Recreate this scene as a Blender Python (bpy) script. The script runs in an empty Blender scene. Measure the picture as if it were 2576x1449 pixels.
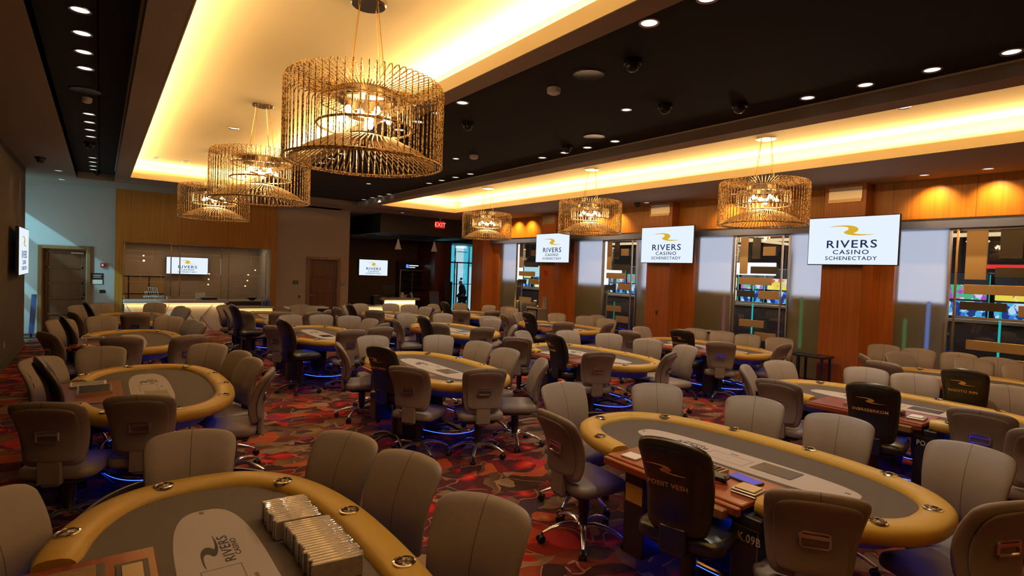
import bpy, math, random
from math import sin, cos, pi, radians as R, sqrt
from mathutils import Vector, Matrix, Euler
random.seed(7)
S = bpy.context.scene
COL = S.collection

# ------------------------------------------------------------------ camera
CAM_Z = 2.0
yaw, pit, rol, FPX = R(36.57), R(1.63), R(2.08), 1397.0
fwd = Vector((sin(yaw)*cos(pit), cos(yaw)*cos(pit), -sin(pit)))
rgt = Vector((cos(yaw), -sin(yaw), 0)); up = rgt.cross(fwd)
r2 = rgt*cos(rol) + up*sin(rol); u2 = -rgt*sin(rol) + up*cos(rol)
cam = bpy.data.cameras.new('camera'); camo = bpy.data.objects.new('camera', cam); COL.objects.link(camo)
m = Matrix((( r2.x, u2.x, -fwd.x, 0), (r2.y, u2.y, -fwd.y, 0), (r2.z, u2.z, -fwd.z, CAM_Z), (0, 0, 0, 1)))
camo.matrix_world = m
cam.sensor_width = 36; cam.sensor_fit = 'HORIZONTAL'; cam.lens = FPX/2576*36; cam.clip_end = 200; cam.clip_start = .05
S.camera = camo

# ------------------------------------------------------------------ world / view
S.view_settings.view_transform = 'Standard'; S.view_settings.look = 'None'
S.view_settings.gamma = 1; S.view_settings.use_curve_mapping = False; S.view_settings.exposure = 0.0
w = bpy.data.worlds.new('world'); S.world = w; w.use_nodes = True
w.node_tree.nodes['Background'].inputs[0].default_value = (.9, .75, .6, 1)
w.node_tree.nodes['Background'].inputs[1].default_value = .015
try:
    S.cycles.use_denoising = True; S.cycles.denoiser = 'OPENIMAGEDENOISE'
    S.cycles.max_bounces = 7; S.cycles.diffuse_bounces = 4; S.cycles.glossy_bounces = 4
    S.cycles.transmission_bounces = 6; S.cycles.transparent_max_bounces = 12
    S.cycles.sample_clamp_indirect = 4.0; S.cycles.use_light_tree = True
    S.cycles.caustics_reflective = False; S.cycles.caustics_refractive = False
except Exception: pass

WARM = (1, .60, .24); WARM2 = (1, .72, .42)
def area(name, loc, rot, sx, sy, power, col, spread=180):
    l = bpy.data.lights.new(name, 'AREA'); l.shape = 'RECTANGLE'; l.size = sx; l.size_y = sy; l.energy = power; l.color = col
    l.spread = R(spread)
    o = bpy.data.objects.new(name, l); o.location = loc; o.rotation_euler = rot; COL.objects.link(o); return o
def spot(name, loc, power, col, ang=60, blend=.6, rot=(0, 0, 0), rad=.04):
    l = bpy.data.lights.new(name, 'SPOT'); l.energy = power; l.color = col; l.spot_size = R(ang); l.spot_blend = blend; l.shadow_soft_size = rad
    o = bpy.data.objects.new(name, l); o.location = loc; o.rotation_euler = rot; COL.objects.link(o); return o
def point(name, loc, power, col, rad=.1):
    l = bpy.data.lights.new(name, 'POINT'); l.energy = power; l.color = col; l.shadow_soft_size = rad
    o = bpy.data.objects.new(name, l); o.location = loc; COL.objects.link(o); return o
# cove strip lights sit on the hidden ledges and shine up
COVES = [(.52, 2.9, -3.0, 15.66), (6.71, 9.29, -3.0, 15.82)]
ZS, ZB, ZL, ZC = 3.87, 4.02, 4.0, 4.27
for (x0, x1, y0, y1) in COVES:
    L = y1-y0
    for xx, tilt in ((x0-.14, 18), (x1+.14, -18)):
        area('cove_light', (xx, (y0+y1)/2, ZL+.03), (R(180), R(tilt), 0), .05, L+.2, 23.0*L, WARM)
    area('cove_light', ((x0+x1)/2, y1+.13, ZL+.03), (R(180+18), 0, 0), x1-x0, .05, 23.0*(x1-x0), WARM)
# ceiling downlights over the tables
DL_STRIP = [(-.16, y) for y in (1.35, 1.91, 2.47, 3.04, 5.86, 6.45, 7.02, 7.61, 9.97, 10.57, 11.19, 11.81, 14.27, 14.91, 15.55, 16.18)]
DL_MID1 = [(3.48, y) for y in (1.35, 1.91, 2.46, 2.99, 5.83, 6.43, 7.0, 7.6, 9.95, 10.55, 11.15, 11.75)]
DL_MID2 = [(6.18, y) for y in (1.35, 1.91, 2.47, 3.04, 5.87, 6.46, 7.0, 7.58, 9.93, 10.54, 11.15, 11.75)] + [(6.33, y) for y in (14.35, 14.95, 15.5, 16.16)]
DL_ONE = [(5.1, 4.68), (5.15, 8.79), (5.2, 13.0)]
for (x, y, p) in [(-.16, 2.2, 8), (-.16, 6.7, 5), (-.16, 10.9, 6), (-.17, 15.2, 10),
                  (3.48, 2.2, 150), (3.48, 6.7, 150), (3.48, 10.9, 90), (6.18, 2.2, 160), (6.18, 6.7, 150), (6.18, 10.9, 110), (6.33, 15.2, 80),
                  (1.7, 2.5, 30), (1.7, 6.3, 20), (1.7, 10.5, 20), (8.1, 2.5, 120), (8.1, 6.3, 120), (8.1, 10.3, 90), (8.1, 14.3, 70),
                  (5.1, 4.68, 60), (5.15, 8.79, 60), (5.2, 13.0, 60), (10.3, 4.5, 60), (10.3, 9, 50)]:
    spot('downlight_lamp', (x, y, ZB-.06), p*1.0, (1, .88, .72), 115, .8, rad=.12)
# wall washers that scallop the wood header of the window wall
for y in (-.2, .9, 2.6, 3.4, 6.6, 7.3, 10.7, 11.4, 14.6, 15.3, 16.0):
    spot('washer_lamp', (11.22, y, ZS-.03), 110, (1, .58, .2), 105, 1.0, rot=(0, R(-24), 0), rad=.02)
for y in (13.7, 15.1): spot('washer_lamp', (-1.12, y, ZS-.03), 10, (1, .75, .5), 50, .5, rot=(0, R(6), 0), rad=.02)
# daylight of the side entrance left of the far wall, and casino light beyond the glass
# the low sun comes in high from the side entrance; a header outside the frame throws the diagonal shadow line on the far wall
sun_pos = Vector((-5.6, 15.6, 6.15)); d_ = Vector((-.6, 18.6, 1.4))-sun_pos
area('daylight_sky', (-3.4, 16.9, 1.6), (R(100), 0, R(-50)), 1.2, 1.6, 34, (.42, .82, .92), 110)
spot('daylight', sun_pos, 2600, (.30, .78, 1), 46, .2, rot=d_.to_track_quat('-Z', 'Y').to_euler(), rad=.05)
area('entrance_daylight', (14.0, 23.6, 3.2), (R(-70), 0, R(20)), 3.0, 1.5, 60, (.2, .75, 1))
for y in (1.5, 7, 12.5):
    area('casino_ceiling_light', (15.5, y, 3.25), (0, 0, 0), 2.2, 3.2, 95, (.85, .8, 1))

# ------------------------------------------------------------------ materials
MAT = {}
def NT(name):
    m = bpy.data.materials.new(name); m.use_nodes = True; nt = m.node_tree
    b = nt.nodes['Principled BSDF']; MAT[name] = m
    return m, nt, b
def N(nt, t, **k):
    n = nt.nodes.new(t)
    for a, v in k.items(): setattr(n, a, v)
    return n
def flat(name, col, rough=.5, metal=0, spec=.5, emi=None, es=0, noise=0, nscale=40, coat=0, bump=0):
    m, nt, b = NT(name)
    b.inputs['Base Color'].default_value = (*col, 1); b.inputs['Roughness'].default_value = rough
    b.inputs['Metallic'].default_value = metal; b.inputs['Specular IOR Level'].default_value = spec
    b.inputs['Coat Weight'].default_value = coat
    if emi: b.inputs['Emission Color'].default_value = (*emi, 1); b.inputs['Emission Strength'].default_value = es
    if noise or bump:
        tc = N(nt, 'ShaderNodeTexCoord'); nz = N(nt, 'ShaderNodeTexNoise'); nz.inputs['Scale'].default_value = nscale
        nz.inputs['Detail'].default_value = 3
        nt.links.new(tc.outputs['Object'], nz.inputs['Vector'])
        if noise:
            mx = N(nt, 'ShaderNodeMix', data_type='RGBA'); mx.inputs[6].default_value = (*[c*(1-noise) for c in col], 1)
            mx.inputs[7].default_value = (*[min(1, c*(1+noise)) for c in col], 1)
            nt.links.new(nz.outputs[0], mx.inputs[0]); nt.links.new(mx.outputs[2], b.inputs['Base Color'])
        if bump:
            bp = N(nt, 'ShaderNodeBump'); bp.inputs['Strength'].default_value = bump; bp.inputs['Distance'].default_value = .004
            nt.links.new(nz.outputs[0], bp.inputs['Height']); nt.links.new(bp.outputs[0], b.inputs['Normal'])
    return m
def emis(name, col, st):
    m, nt, b = NT(name); nt.nodes.remove(b); e = N(nt, 'ShaderNodeEmission'); e.inputs[0].default_value = (*col, 1); e.inputs[1].default_value = st
    nt.links.new(e.outputs[0], nt.nodes['Material Output'].inputs[0]); return m
def woodmat(name, c1, c2, sc=(1, 1, 1), rough=.38, panel=None, grainaxis='Z'):
    m, nt, b = NT(name); tc = N(nt, 'ShaderNodeTexCoord'); mp = N(nt, 'ShaderNodeMapping')
    s = {'Z': (26, 26, .7), 'X': (.7, 26, 26), 'Y': (26, .7, 26)}[grainaxis]
    mp.inputs['Scale'].default_value = s
    nz = N(nt, 'ShaderNodeTexNoise'); nz.inputs['Scale'].default_value = 1.0; nz.inputs['Detail'].default_value = 5; nz.inputs['Roughness'].default_value = .6
    rp = N(nt, 'ShaderNodeValToRGB'); rp.color_ramp.elements[0].position = .3; rp.color_ramp.elements[1].position = .72
    rp.color_ramp.elements[0].color = (*c1, 1); rp.color_ramp.elements[1].color = (*c2, 1)
    lk = nt.links.new; lk(tc.outputs['Object'], mp.inputs[0]); lk(mp.outputs[0], nz.inputs['Vector']); lk(nz.outputs[0], rp.inputs[0])
    out = rp.outputs[0]
    if panel:   # thin dark joint lines every `panel` metres along x and y
        sp = N(nt, 'ShaderNodeSeparateXYZ'); lk(tc.outputs['Object'], sp.inputs[0])
        ad = N(nt, 'ShaderNodeMath', operation='ADD'); lk(sp.outputs[0], ad.inputs[0]); lk(sp.outputs[1], ad.inputs[1])
        md = N(nt, 'ShaderNodeMath', operation='PINGPONG'); md.inputs[1].default_value = panel/2; lk(ad.outputs[0], md.inputs[0])
        lt = N(nt, 'ShaderNodeMath', operation='LESS_THAN'); lt.inputs[1].default_value = .004; lk(md.outputs[0], lt.inputs[0])
        mx = N(nt, 'ShaderNodeMix', data_type='RGBA'); mx.inputs[7].default_value = (*[c*.35 for c in c1], 1)
        lk(lt.outputs[0], mx.inputs[0]); lk(out, mx.inputs[6]); out = mx.outputs[2]
    lk(out, b.inputs['Base Color']); b.inputs['Roughness'].default_value = rough; b.inputs['Specular IOR Level'].default_value = .4
    return m

flat('soffit', (.36, .285, .215), .8, noise=.04, nscale=3)
flat('cove_paint', (.82, .71, .46), .85)
flat('black_ceiling', (.0035, .0026, .0022), .9, noise=.2, nscale=8)
flat('wall_beige', (.42, .33, .25), .85, noise=.12, nscale=60, bump=.3)
flat('wall_dark', (.060, .046, .036), .85, noise=.15, nscale=60, bump=.3)
flat('wall_far', (.40, .38, .35), .85, noise=.08, nscale=60, bump=.2)
flat('apron_paint', (.10, .10, .13), .5)
flat('wall_low', (.30, .24, .17), .85)
flat('wall_brown', (.075, .05, .035), .8, noise=.15, nscale=50)
flat('black_paint', (.008, .007, .006), .6)
woodmat('wood_panel', (.33, .125, .012), (.48, .20, .022), panel=1.2)
woodmat('wood_column', (.34, .105, .022), (.48, .165, .040), rough=.32)
woodmat('wood_door', (.080, .030, .012), (.13, .052, .022), rough=.4)
woodmat('wood_frame', (.17, .085, .028), (.27, .14, .05), rough=.4)
woodmat('wood_red', (.17, .035, .012), (.30, .07, .022), rough=.28, grainaxis='Y')
woodmat('wood_burgundy', (.05, .010, .006), (.09, .02, .01), rough=.3)
flat('chrome', (.85, .80, .74), .14, 1)
flat('brushed', (.62, .56, .48), .35, 1)
flat('gold_metal', (.80, .55, .24), .25, 1)
flat('gold_satin', (.92, .70, .40), .5, .5)
flat('leg_metal', (.85, .80, .74), .22, .92)
flat('handle_dark', (.22, .19, .16), .3, .8)
flat('plate_gold', (.55, .40, .22), .38, .6)
flat('plate_dark', (.06, .055, .05), .3, .5)
flat('gold_vinyl', (.50, .295, .042), .42, spec=.5, noise=.06, nscale=120, bump=.06)
flat('felt', (.092, .080, .074), .95, spec=.15, noise=.15, nscale=500, bump=.2)
flat('inlay', (.44, .38, .335), .9, spec=.2, noise=.04, nscale=300)
flat('ink', (.02, .02, .018), .8)
flat('ink_soft', (.13, .10, .085), .8)
flat('leather_black', (.010, .009, .008), .32, spec=.6, noise=.2, nscale=80, bump=.15)
flat('plastic_black', (.012, .011, .010), .4)
flat('metal_black', (.02, .018, .016), .35, .3)
flat('gold_print', (.95, .56, .14), .5, emi=None)
flat('label_yellow', (.85, .56, .06), .6)
flat('paper', (.75, .68, .55), .7)
flat('white_paint', (.8, .78, .74), .5)
flat('grey_plastic', (.25, .23, .2), .5)
flat('red_plastic', (.5, .015, .015), .4)
flat('marble', (.72, .66, .56), .3, noise=.06, nscale=3)
flat('vein', (.16, .13, .10), .5)
flat('stone_top', (.55, .48, .40), .3)
flat('frost_blue', (.09, .12, .27), .35)
flat('skin', (.45, .26, .18), .6); flat('cloth_navy', (.012, .018, .035), .85); flat('cloth_jean', (.03, .05, .09), .85); flat('hair', (.015, .010, .008), .7)
flat('cellophane', (.34, .28, .245), .10, spec=.9, noise=.35, nscale=30, coat=1.0, bump=1.2)
flat('plant', (.05, .09, .03), .7)
emis('led_blue', (.01, .06, 1), 4); emis('led_foot', (.01, .035, 1), 17)
emis('screen_white', (.80, .90, 1), 1.0)
emis('screen_gold', (.83, .50, .03), .85)
emis('screen_navy', (.015, .03, .09), 1)
emis('bulb', (1, .70, .38), 40)
emis('lens_white', (1, .95, .88), 1.1)
emis('lens_bright', (1, .82, .55), 3)
emis('exit_red', (.62, .008, .006), 1.0); emis('exit_text', (1, .30, .22), 1.3)
emis('warm_strip', (1, .62, .22), 3.0)
emis('screen_purple', (.22, .16, .62), .7)
emis('daylight_glass', (.10, .62, .82), 1.0)
emis('daylight_pale', (.55, .85, .95), 1.0)
emis('lavender_glow_panel', (.66, .69, .86), 2.3)
emis('white_sign', (.95, .97, 1), 1.5); emis('neon_cyan', (.03, .6, .6), .9); emis('neon_green', (.03, .5, .2), .5); emis('neon_blue', (.12, .35, 1), 1.0)
emis('neon_red', (.9, .04, .04), 1.2); emis('neon_magenta', (.7, .15, .4), .4); emis('casino_cove', (1, .72, .40), 1.1)
# chair upholstery with a stitched centre seam
def leather(nm, seam):
    m, nt, b = NT(nm); lk = nt.links.new
    tc = N(nt, 'ShaderNodeTexCoord'); sp = N(nt, 'ShaderNodeSeparateXYZ'); lk(tc.outputs['Object'], sp.inputs[0])
    ab = N(nt, 'ShaderNodeMath', operation='ABSOLUTE'); lk(sp.outputs[1], ab.inputs[0])
    lt = N(nt, 'ShaderNodeMath', operation='LESS_THAN'); lt.inputs[1].default_value = .0022 if seam else -1; lk(ab.outputs[0], lt.inputs[0])
    gt = N(nt, 'ShaderNodeMath', operation='GREATER_THAN'); gt.inputs[1].default_value = .5; lk(sp.outputs[2], gt.inputs[0])
    ml = N(nt, 'ShaderNodeMath', operation='MULTIPLY'); lk(lt.outputs[0], ml.inputs[0]); lk(gt.outputs[0], ml.inputs[1])
    nz = N(nt, 'ShaderNodeTexNoise'); nz.inputs['Scale'].default_value = 260; lk(tc.outputs['Object'], nz.inputs['Vector'])
    mx = N(nt, 'ShaderNodeMix', data_type='RGBA'); mx.inputs[6].default_value = (.165, .133, .108, 1); mx.inputs[7].default_value = (.225, .183, .152, 1)
    lk(nz.outputs[0], mx.inputs[0])
    m2 = N(nt, 'ShaderNodeMix', data_type='RGBA'); m2.inputs[7].default_value = (.06, .045, .035, 1)
    lk(ml.outputs[0], m2.inputs[0]); lk(mx.outputs[2], m2.inputs[6]); lk(m2.outputs[2], b.inputs['Base Color'])
    bp = N(nt, 'ShaderNodeBump'); bp.inputs['Strength'].default_value = .15; bp.inputs['Distance'].default_value = .002
    lk(nz.outputs[0], bp.inputs['Height']); lk(bp.outputs[0], b.inputs['Normal'])
    b.inputs['Roughness'].default_value = .48; b.inputs['Specular IOR Level'].default_value = .4
leather('leather_taupe', True); leather('leather_plain', False)
# rods of the chandeliers: gold metal broken by dark twists
def rodmat():
    m, nt, b = NT('twisted_rod'); lk = nt.links.new
    tc = N(nt, 'ShaderNodeTexCoord'); nz = N(nt, 'ShaderNodeTexNoise'); nz.inputs['Scale'].default_value = 55; nz.inputs['Detail'].default_value = 1
    lk(tc.outputs['Object'], nz.inputs['Vector']); rp = N(nt, 'ShaderNodeValToRGB')
    rp.color_ramp.elements[0].position = .42; rp.color_ramp.elements[0].color = (.12, .06, .02, 1)
    rp.color_ramp.elements[1].position = .55; rp.color_ramp.elements[1].color = (.95, .72, .40, 1)
    lk(nz.outputs[0], rp.inputs[0]); lk(rp.outputs[0], b.inputs['Base Color']); b.inputs['Metallic'].default_value = .7; b.inputs['Roughness'].default_value = .3
rodmat()
# clear and frosted glass
def glassmat(name, tint, gl):
    m, nt, b = NT(name); nt.nodes.remove(b); lk = nt.links.new
    t = N(nt, 'ShaderNodeBsdfTransparent'); t.inputs[0].default_value = (*tint, 1); g = N(nt, 'ShaderNodeBsdfGlossy'); g.inputs['Roughness'].default_value = .02
    mx = N(nt, 'ShaderNodeMixShader'); mx.inputs[0].default_value = gl
    lk(t.outputs[0], mx.inputs[1]); lk(g.outputs[0], mx.inputs[2]); lk(mx.outputs[0], nt.nodes['Material Output'].inputs[0])
glassmat('glass_clear', (.9, .93, .93), .07)
glassmat('glass_smoke', (.75, .68, .6), .10)
def frosted():
    m, nt, b = NT('glass_frosted'); nt.nodes.remove(b); lk = nt.links.new
    t = N(nt, 'ShaderNodeBsdfRefraction'); t.inputs['Color'].default_value = (.80, .83, .84, 1); t.inputs['Roughness'].default_value = .5; t.inputs['IOR'].default_value = 1.25
    d = N(nt, 'ShaderNodeBsdfDiffuse'); d.inputs[0].default_value = (.50, .47, .34, 1)
    mx = N(nt, 'ShaderNodeMixShader'); mx.inputs[0].default_value = .33
    lk(t.outputs[0], mx.inputs[1]); lk(d.outputs[0], mx.inputs[2]); lk(mx.outputs[0], nt.nodes['Material Output'].inputs[0])
frosted()
# slot-machine screens: coloured blocks
def slotscreen(name, seed, pal, st):
    m, nt, b = NT(name); nt.nodes.remove(b); lk = nt.links.new
    tc = N(nt, 'ShaderNodeTexCoord'); v = N(nt, 'ShaderNodeTexVoronoi'); v.inputs['Scale'].default_value = 9 + seed
    lk(tc.outputs['Object'], v.inputs['Vector']); sp = N(nt, 'ShaderNodeSeparateColor'); lk(v.outputs['Color'], sp.inputs[0])
    rp = N(nt, 'ShaderNodeValToRGB'); rp.color_ramp.interpolation = 'CONSTANT'
    el = rp.color_ramp.elements
    for i, c in enumerate(pal):
        e = el[0] if i == 0 else (el[1] if i == 1 else el.new(.5))
        e.position = i/len(pal); e.color = (*c, 1)
    lk(sp.outputs[seed % 3], rp.inputs[0]); e = N(nt, 'ShaderNodeEmission'); e.inputs[1].default_value = st
    lk(rp.outputs[0], e.inputs[0]); lk(e.outputs[0], nt.nodes['Material Output'].inputs[0])
slotscreen('slot_a', 0, [(.9, .7, .5), (.9, .12, .1), (1, .8, .1), (.95, .9, .85), (.6, .1, .1)], 1.1)
slotscreen('slot_b', 1, [(.05, .2, .8), (.6, .8, 1), (.02, .05, .25), (.1, .5, .9), (.9, .95, 1)], 1.1)
slotscreen('slot_c', 2, [(.5, .1, .7), (.95, .8, 1), (.1, .6, .3), (.8, .2, .5), (.1, .05, .3)], 1.0)
# patterned carpet
def carpet():
    m, nt, b = NT('carpet'); lk = nt.links.new
    tc = N(nt, 'ShaderNodeTexCoord')
    def warp(sc, amt, off=0):
        nz = N(nt, 'ShaderNodeTexNoise'); nz.inputs['Scale'].default_value = sc; nz.inputs['Detail'].default_value = 1.5
        mp = N(nt, 'ShaderNodeMapping'); mp.inputs['Location'].default_value = (off, off*.7, 0); lk(tc.outputs['Object'], mp.inputs[0]); lk(mp.outputs[0], nz.inputs['Vector'])
        sb = N(nt, 'ShaderNodeVectorMath', operation='SUBTRACT'); sb.inputs[1].default_value = (.5, .5, .5); lk(nz.outputs['Color'], sb.inputs[0])
        sc_ = N(nt, 'ShaderNodeVectorMath', operation='SCALE'); sc_.inputs['Scale'].default_value = amt; lk(sb.outputs[0], sc_.inputs[0])
        ad = N(nt, 'ShaderNodeVectorMath', operation='ADD'); lk(mp.outputs[0], ad.inputs[0]); lk(sc_.outputs[0], ad.inputs[1]); return ad.outputs[0]
    def vor(vec, sx, sy, feat='F1'):
        mp = N(nt, 'ShaderNodeMapping'); mp.inputs['Scale'].default_value = (sx, sy, 1); mp.inputs['Rotation'].default_value = (0, 0, .5); lk(vec, mp.inputs[0])
        v = N(nt, 'ShaderNodeTexVoronoi', feature=feat); v.inputs['Scale'].default_value = 1; lk(mp.outputs[0], v.inputs['Vector']); return v
    def ramp(fac, cols, const=True):
        rp = N(nt, 'ShaderNodeValToRGB'); rp.color_ramp.interpolation = 'CONSTANT' if const else 'EASE'; el = rp.color_ramp.elements
        n = len(cols)
        el[0].position = 0; el[0].color = (*cols[0], 1); el[1].position = (1/n if const else 1/(n-1)); el[1].color = (*cols[1], 1)
        for i in range(2, n):
            e = el.new(min(.999, i/n if const else i/(n-1))); e.color = (*cols[i], 1)
        lk(fac, rp.inputs[0]); return rp.outputs[0]
    def mix(f, a, c):
        mx = N(nt, 'ShaderNodeMix', data_type='RGBA'); lk(f, mx.inputs[0]); lk(a, mx.inputs[6]); lk(c, mx.inputs[7]); return mx.outputs[2]
    def math(op, a, v):
        n = N(nt, 'ShaderNodeMath', operation=op); lk(a, n.inputs[0])
        if isinstance(v, (int, float)): n.inputs[1].default_value = v
        else: lk(v, n.inputs[1])
        return n.outputs[0]
    w1 = warp(2.2, .55); w2 = warp(3.0, .45, 7.3)
    v1 = vor(w1, 2.7, 4.1); s1 = N(nt, 'ShaderNodeSeparateColor'); lk(v1.outputs['Color'], s1.inputs[0])
    base = ramp(s1.outputs[0], [(.16, .085, .034), (.055, .026, .014), (.20, .018, .010), (.115, .068, .036), (.035, .014, .012), (.17, .035, .014), (.19, .115, .055), (.10, .012, .014), (.12, .055, .022)])
    v2 = vor(w2, 3.0, 4.4); s2 = N(nt, 'ShaderNodeSeparateColor'); lk(v2.outputs['Color'], s2.inputs[0])
    petal = ramp(math('MULTIPLY', v2.outputs['Distance'], 1.9), [(.42, .15, .035), (.50, .040, .015), (.34, .014, .010), (.12, .008, .010), (.05, .01, .012)], False)
    sh = ramp(math('MULTIPLY', v1.outputs['Distance'], 1.6), [(1.35, 1.35, 1.35), (1.0, .95, .9), (.5, .42, .40)], False)
    bm = N(nt, 'ShaderNodeMix', data_type='RGBA', blend_type='MULTIPLY'); bm.inputs[0].default_value = .8; lk(base, bm.inputs[6]); lk(sh, bm.inputs[7]); base = bm.outputs[2]
    sel = math('GREATER_THAN', s2.outputs[1], .66)
    c = mix(sel, base, petal)
    v3 = vor(w1, 4.1, 6.3); s3 = N(nt, 'ShaderNodeSeparateColor'); lk(v3.outputs['Color'], s3.inputs[0])
    small = ramp(s3.outputs[2], [(.30, .055, .015), (.05, .025, .02), (.20, .13, .075), (.035, .02, .03), (.27, .018, .015), (.16, .02, .05), (.14, .085, .05)])
    c = mix(math('GREATER_THAN', s3.outputs[0], .66), c, small)
    ve = vor(w1, 2.7, 4.1, 'DISTANCE_TO_EDGE')
    line = math('MULTIPLY', math('LESS_THAN', ve.outputs['Distance'], .022), math('GREATER_THAN', s2.outputs[0], .45))
    rgb = N(nt, 'ShaderNodeRGB'); rgb.outputs[0].default_value = (.25, .14, .07, 1)
    c = mix(math('MULTIPLY', line, .75), c, rgb.outputs[0])
    g = N(nt, 'ShaderNodeTexNoise'); g.inputs['Scale'].default_value = 130; g.inputs['Detail'].default_value = 2; lk(tc.outputs['Object'], g.inputs['Vector'])
    gm = N(nt, 'ShaderNodeMix', data_type='RGBA', blend_type='MULTIPLY'); gm.inputs[0].default_value = .75
    gr = N(nt, 'ShaderNodeValToRGB'); gr.color_ramp.elements[0].position = .3; gr.color_ramp.elements[0].color = (.62, .60, .62, 1); gr.color_ramp.elements[1].position = .7; gr.color_ramp.elements[1].color = (1.75, 1.7, 1.75, 1)
    lk(g.outputs[0], gr.inputs[0]); lk(c, gm.inputs[6]); lk(gr.outputs[0], gm.inputs[7]); lk(gm.outputs[2], b.inputs['Base Color'])
    b.inputs['Roughness'].default_value = .95; b.inputs['Specular IOR Level'].default_value = .15
    bp = N(nt, 'ShaderNodeBump'); bp.inputs['Strength'].default_value = .4; bp.inputs['Distance'].default_value = .004; lk(g.outputs[0], bp.inputs['Height']); lk(bp.outputs[0], b.inputs['Normal'])
carpet()

# ------------------------------------------------------------------ mesh helpers
class MB:
    def __init__(s): s.v = []; s.f = []; s.mi = []; s.cur = 0
    def add(s, vs, fs, M=None):
        o = len(s.v)
        s.v += [tuple(M @ Vector(p)) if M else tuple(p) for p in vs]
        s.f += [tuple(i+o for i in f) for f in fs]; s.mi += [s.cur]*len(fs); return s
    def box(s, x0, x1, y0, y1, z0, z1, M=None):
        return s.add([(x0, y0, z0), (x1, y0, z0), (x1, y1, z0), (x0, y1, z0), (x0, y0, z1), (x1, y0, z1), (x1, y1, z1), (x0, y1, z1)],
                     [(0, 3, 2, 1), (4, 5, 6, 7), (0, 1, 5, 4), (1, 2, 6, 5), (2, 3, 7, 6), (3, 0, 4, 7)], M)
    def bbox(s, x0, x1, y0, y1, z0, z1, b=.005, M=None):   # box with chamfered vertical and top edges
        c = b
        def ring(i, z): return [(x0+i+c, y0+i, z), (x1-i-c, y0+i, z), (x1-i, y0+i+c, z), (x1-i, y1-i-c, z), (x1-i-c, y1-i, z), (x0+i+c, y1-i, z), (x0+i, y1-i-c, z), (x0+i, y0+i+c, z)]
        vs = ring(c, z0)+ring(0, z0+c)+ring(0, z1-c)+ring(c, z1); fs = [tuple(range(7, -1, -1)), tuple(range(24, 32))]
        for k in range(3):
            for i in range(8): j = (i+1) % 8; fs.append((k*8+i, k*8+j, k*8+8+j, k*8+8+i))
        return s.add(vs, fs, M)
    def prism(s, pts, z0, z1, M=None):
        n = len(pts); vs = [(x, y, z0) for x, y in pts]+[(x, y, z1) for x, y in pts]
        fs = [tuple(range(n-1, -1, -1)), tuple(range(n, 2*n))]+[(i, (i+1) % n, n+(i+1) % n, n+i) for i in range(n)]
        return s.add(vs, fs, M)
    def lathe(s, prof, n=24, M=None, cap=True):   # prof: (r,z) from bottom to top
        vs = []; fs = []; k = len(prof)
        for r, z in prof:
            for i in range(n): a = 2*pi*i/n; vs.append((r*cos(a), r*sin(a), z))
        for j in range(k-1):
            for i in range(n): i2 = (i+1) % n; fs.append((j*n+i, j*n+i2, (j+1)*n+i2, (j+1)*n+i))
        if cap and prof[0][0] > 1e-6: fs.append(tuple(range(n-1, -1, -1)))
        if cap and prof[-1][0] > 1e-6: fs.append(tuple((k-1)*n+i for i in range(n)))
        return s.add(vs, fs, M)
    def cyl(s, r, z0, z1, n=16, M=None): return s.lathe([(r, z0), (r, z1)], n, M)
    def tube(s, path, r, n=6, closed=False, M=None, sq=None):   # r: radius or list; sq: (w,h) scale of section
        P = [Vector(p) for p in path]; k = len(P); vs = []; fs = []; prev = None
        for i in range(k):
            a = P[i-1] if (i > 0 or closed) else P[i]; c = P[(i+1) % k] if (i < k-1 or closed) else P[i]
            t = (c-a).normalized()
            ref = Vector((0, 0, 1)) if abs(t.z) < .95 else Vector((1, 0, 0))
            if prev is not None:
                x = (prev - t*prev.dot(t)).normalized()
            else: x = ref.cross(t).normalized()
            prev = x; y = t.cross(x); rr = r[i] if isinstance(r, (list, tuple)) else r
            for j in range(n):
                an = 2*pi*(j+.5)/n; ca, sa = cos(an), sin(an)
                if sq: ca *= sq[0]; sa *= sq[1]
                vs.append(tuple(P[i]+x*(rr*ca)+y*(rr*sa)))
        for i in range(k if closed else k-1):
            for j in range(n): j2 = (j+1) % n; i2 = (i+1) % k; fs.append((i*n+j, i*n+j2, i2*n+j2, i2*n+j))
        if not closed: fs += [tuple(range(n-1, -1, -1)), tuple((k-1)*n+j for j in range(n))]
        return s.add(vs, fs, M)
    def ring(s, r, z, t, n=40, m=6, M=None): return s.tube([(r*cos(2*pi*i/n), r*sin(2*pi*i/n), z) for i in range(n)], t, m, True, M)
    def mesh(s, name, mats, smooth=False, ang=40):
        me = bpy.data.meshes.new(name); me.from_pydata(s.v, [], s.f)
        for x in (mats if isinstance(mats, (list, tuple)) else [mats]): me.materials.append(MAT[x])
        for p, q in zip(me.polygons, s.mi): p.material_index = q
        if smooth:
            me.shade_smooth()
            try: me.set_sharp_from_angle(angle=R(ang))
            except Exception: pass
        me.update(); return me
def O(name, me, parent=None, loc=(0, 0, 0), rot=(0, 0, 0)):
    o = bpy.data.objects.new(name, me); COL.objects.link(o); o.location = loc; o.rotation_euler = rot
    if parent: o.parent = parent
    return o
def P(name, mb, mat, parent=None, smooth=False, ang=40, label=None, loc=(0, 0, 0), rot=(0, 0, 0)):
    o = O(name, mb.mesh(name, mat, smooth, ang), parent, loc, rot)
    if label: o['label'] = label
    return o
def tag(o, label, cat, group=None, kind=None):
    o['label'] = label; o['category'] = cat
    if group: o['group'] = group
    if kind: o['kind'] = kind
    return o
def thing(name, label, cat, loc=(0, 0, 0), rz=0, group=None):
    return tag(O(name, None, None, loc, (0, 0, rz)), label, cat, group)
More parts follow.
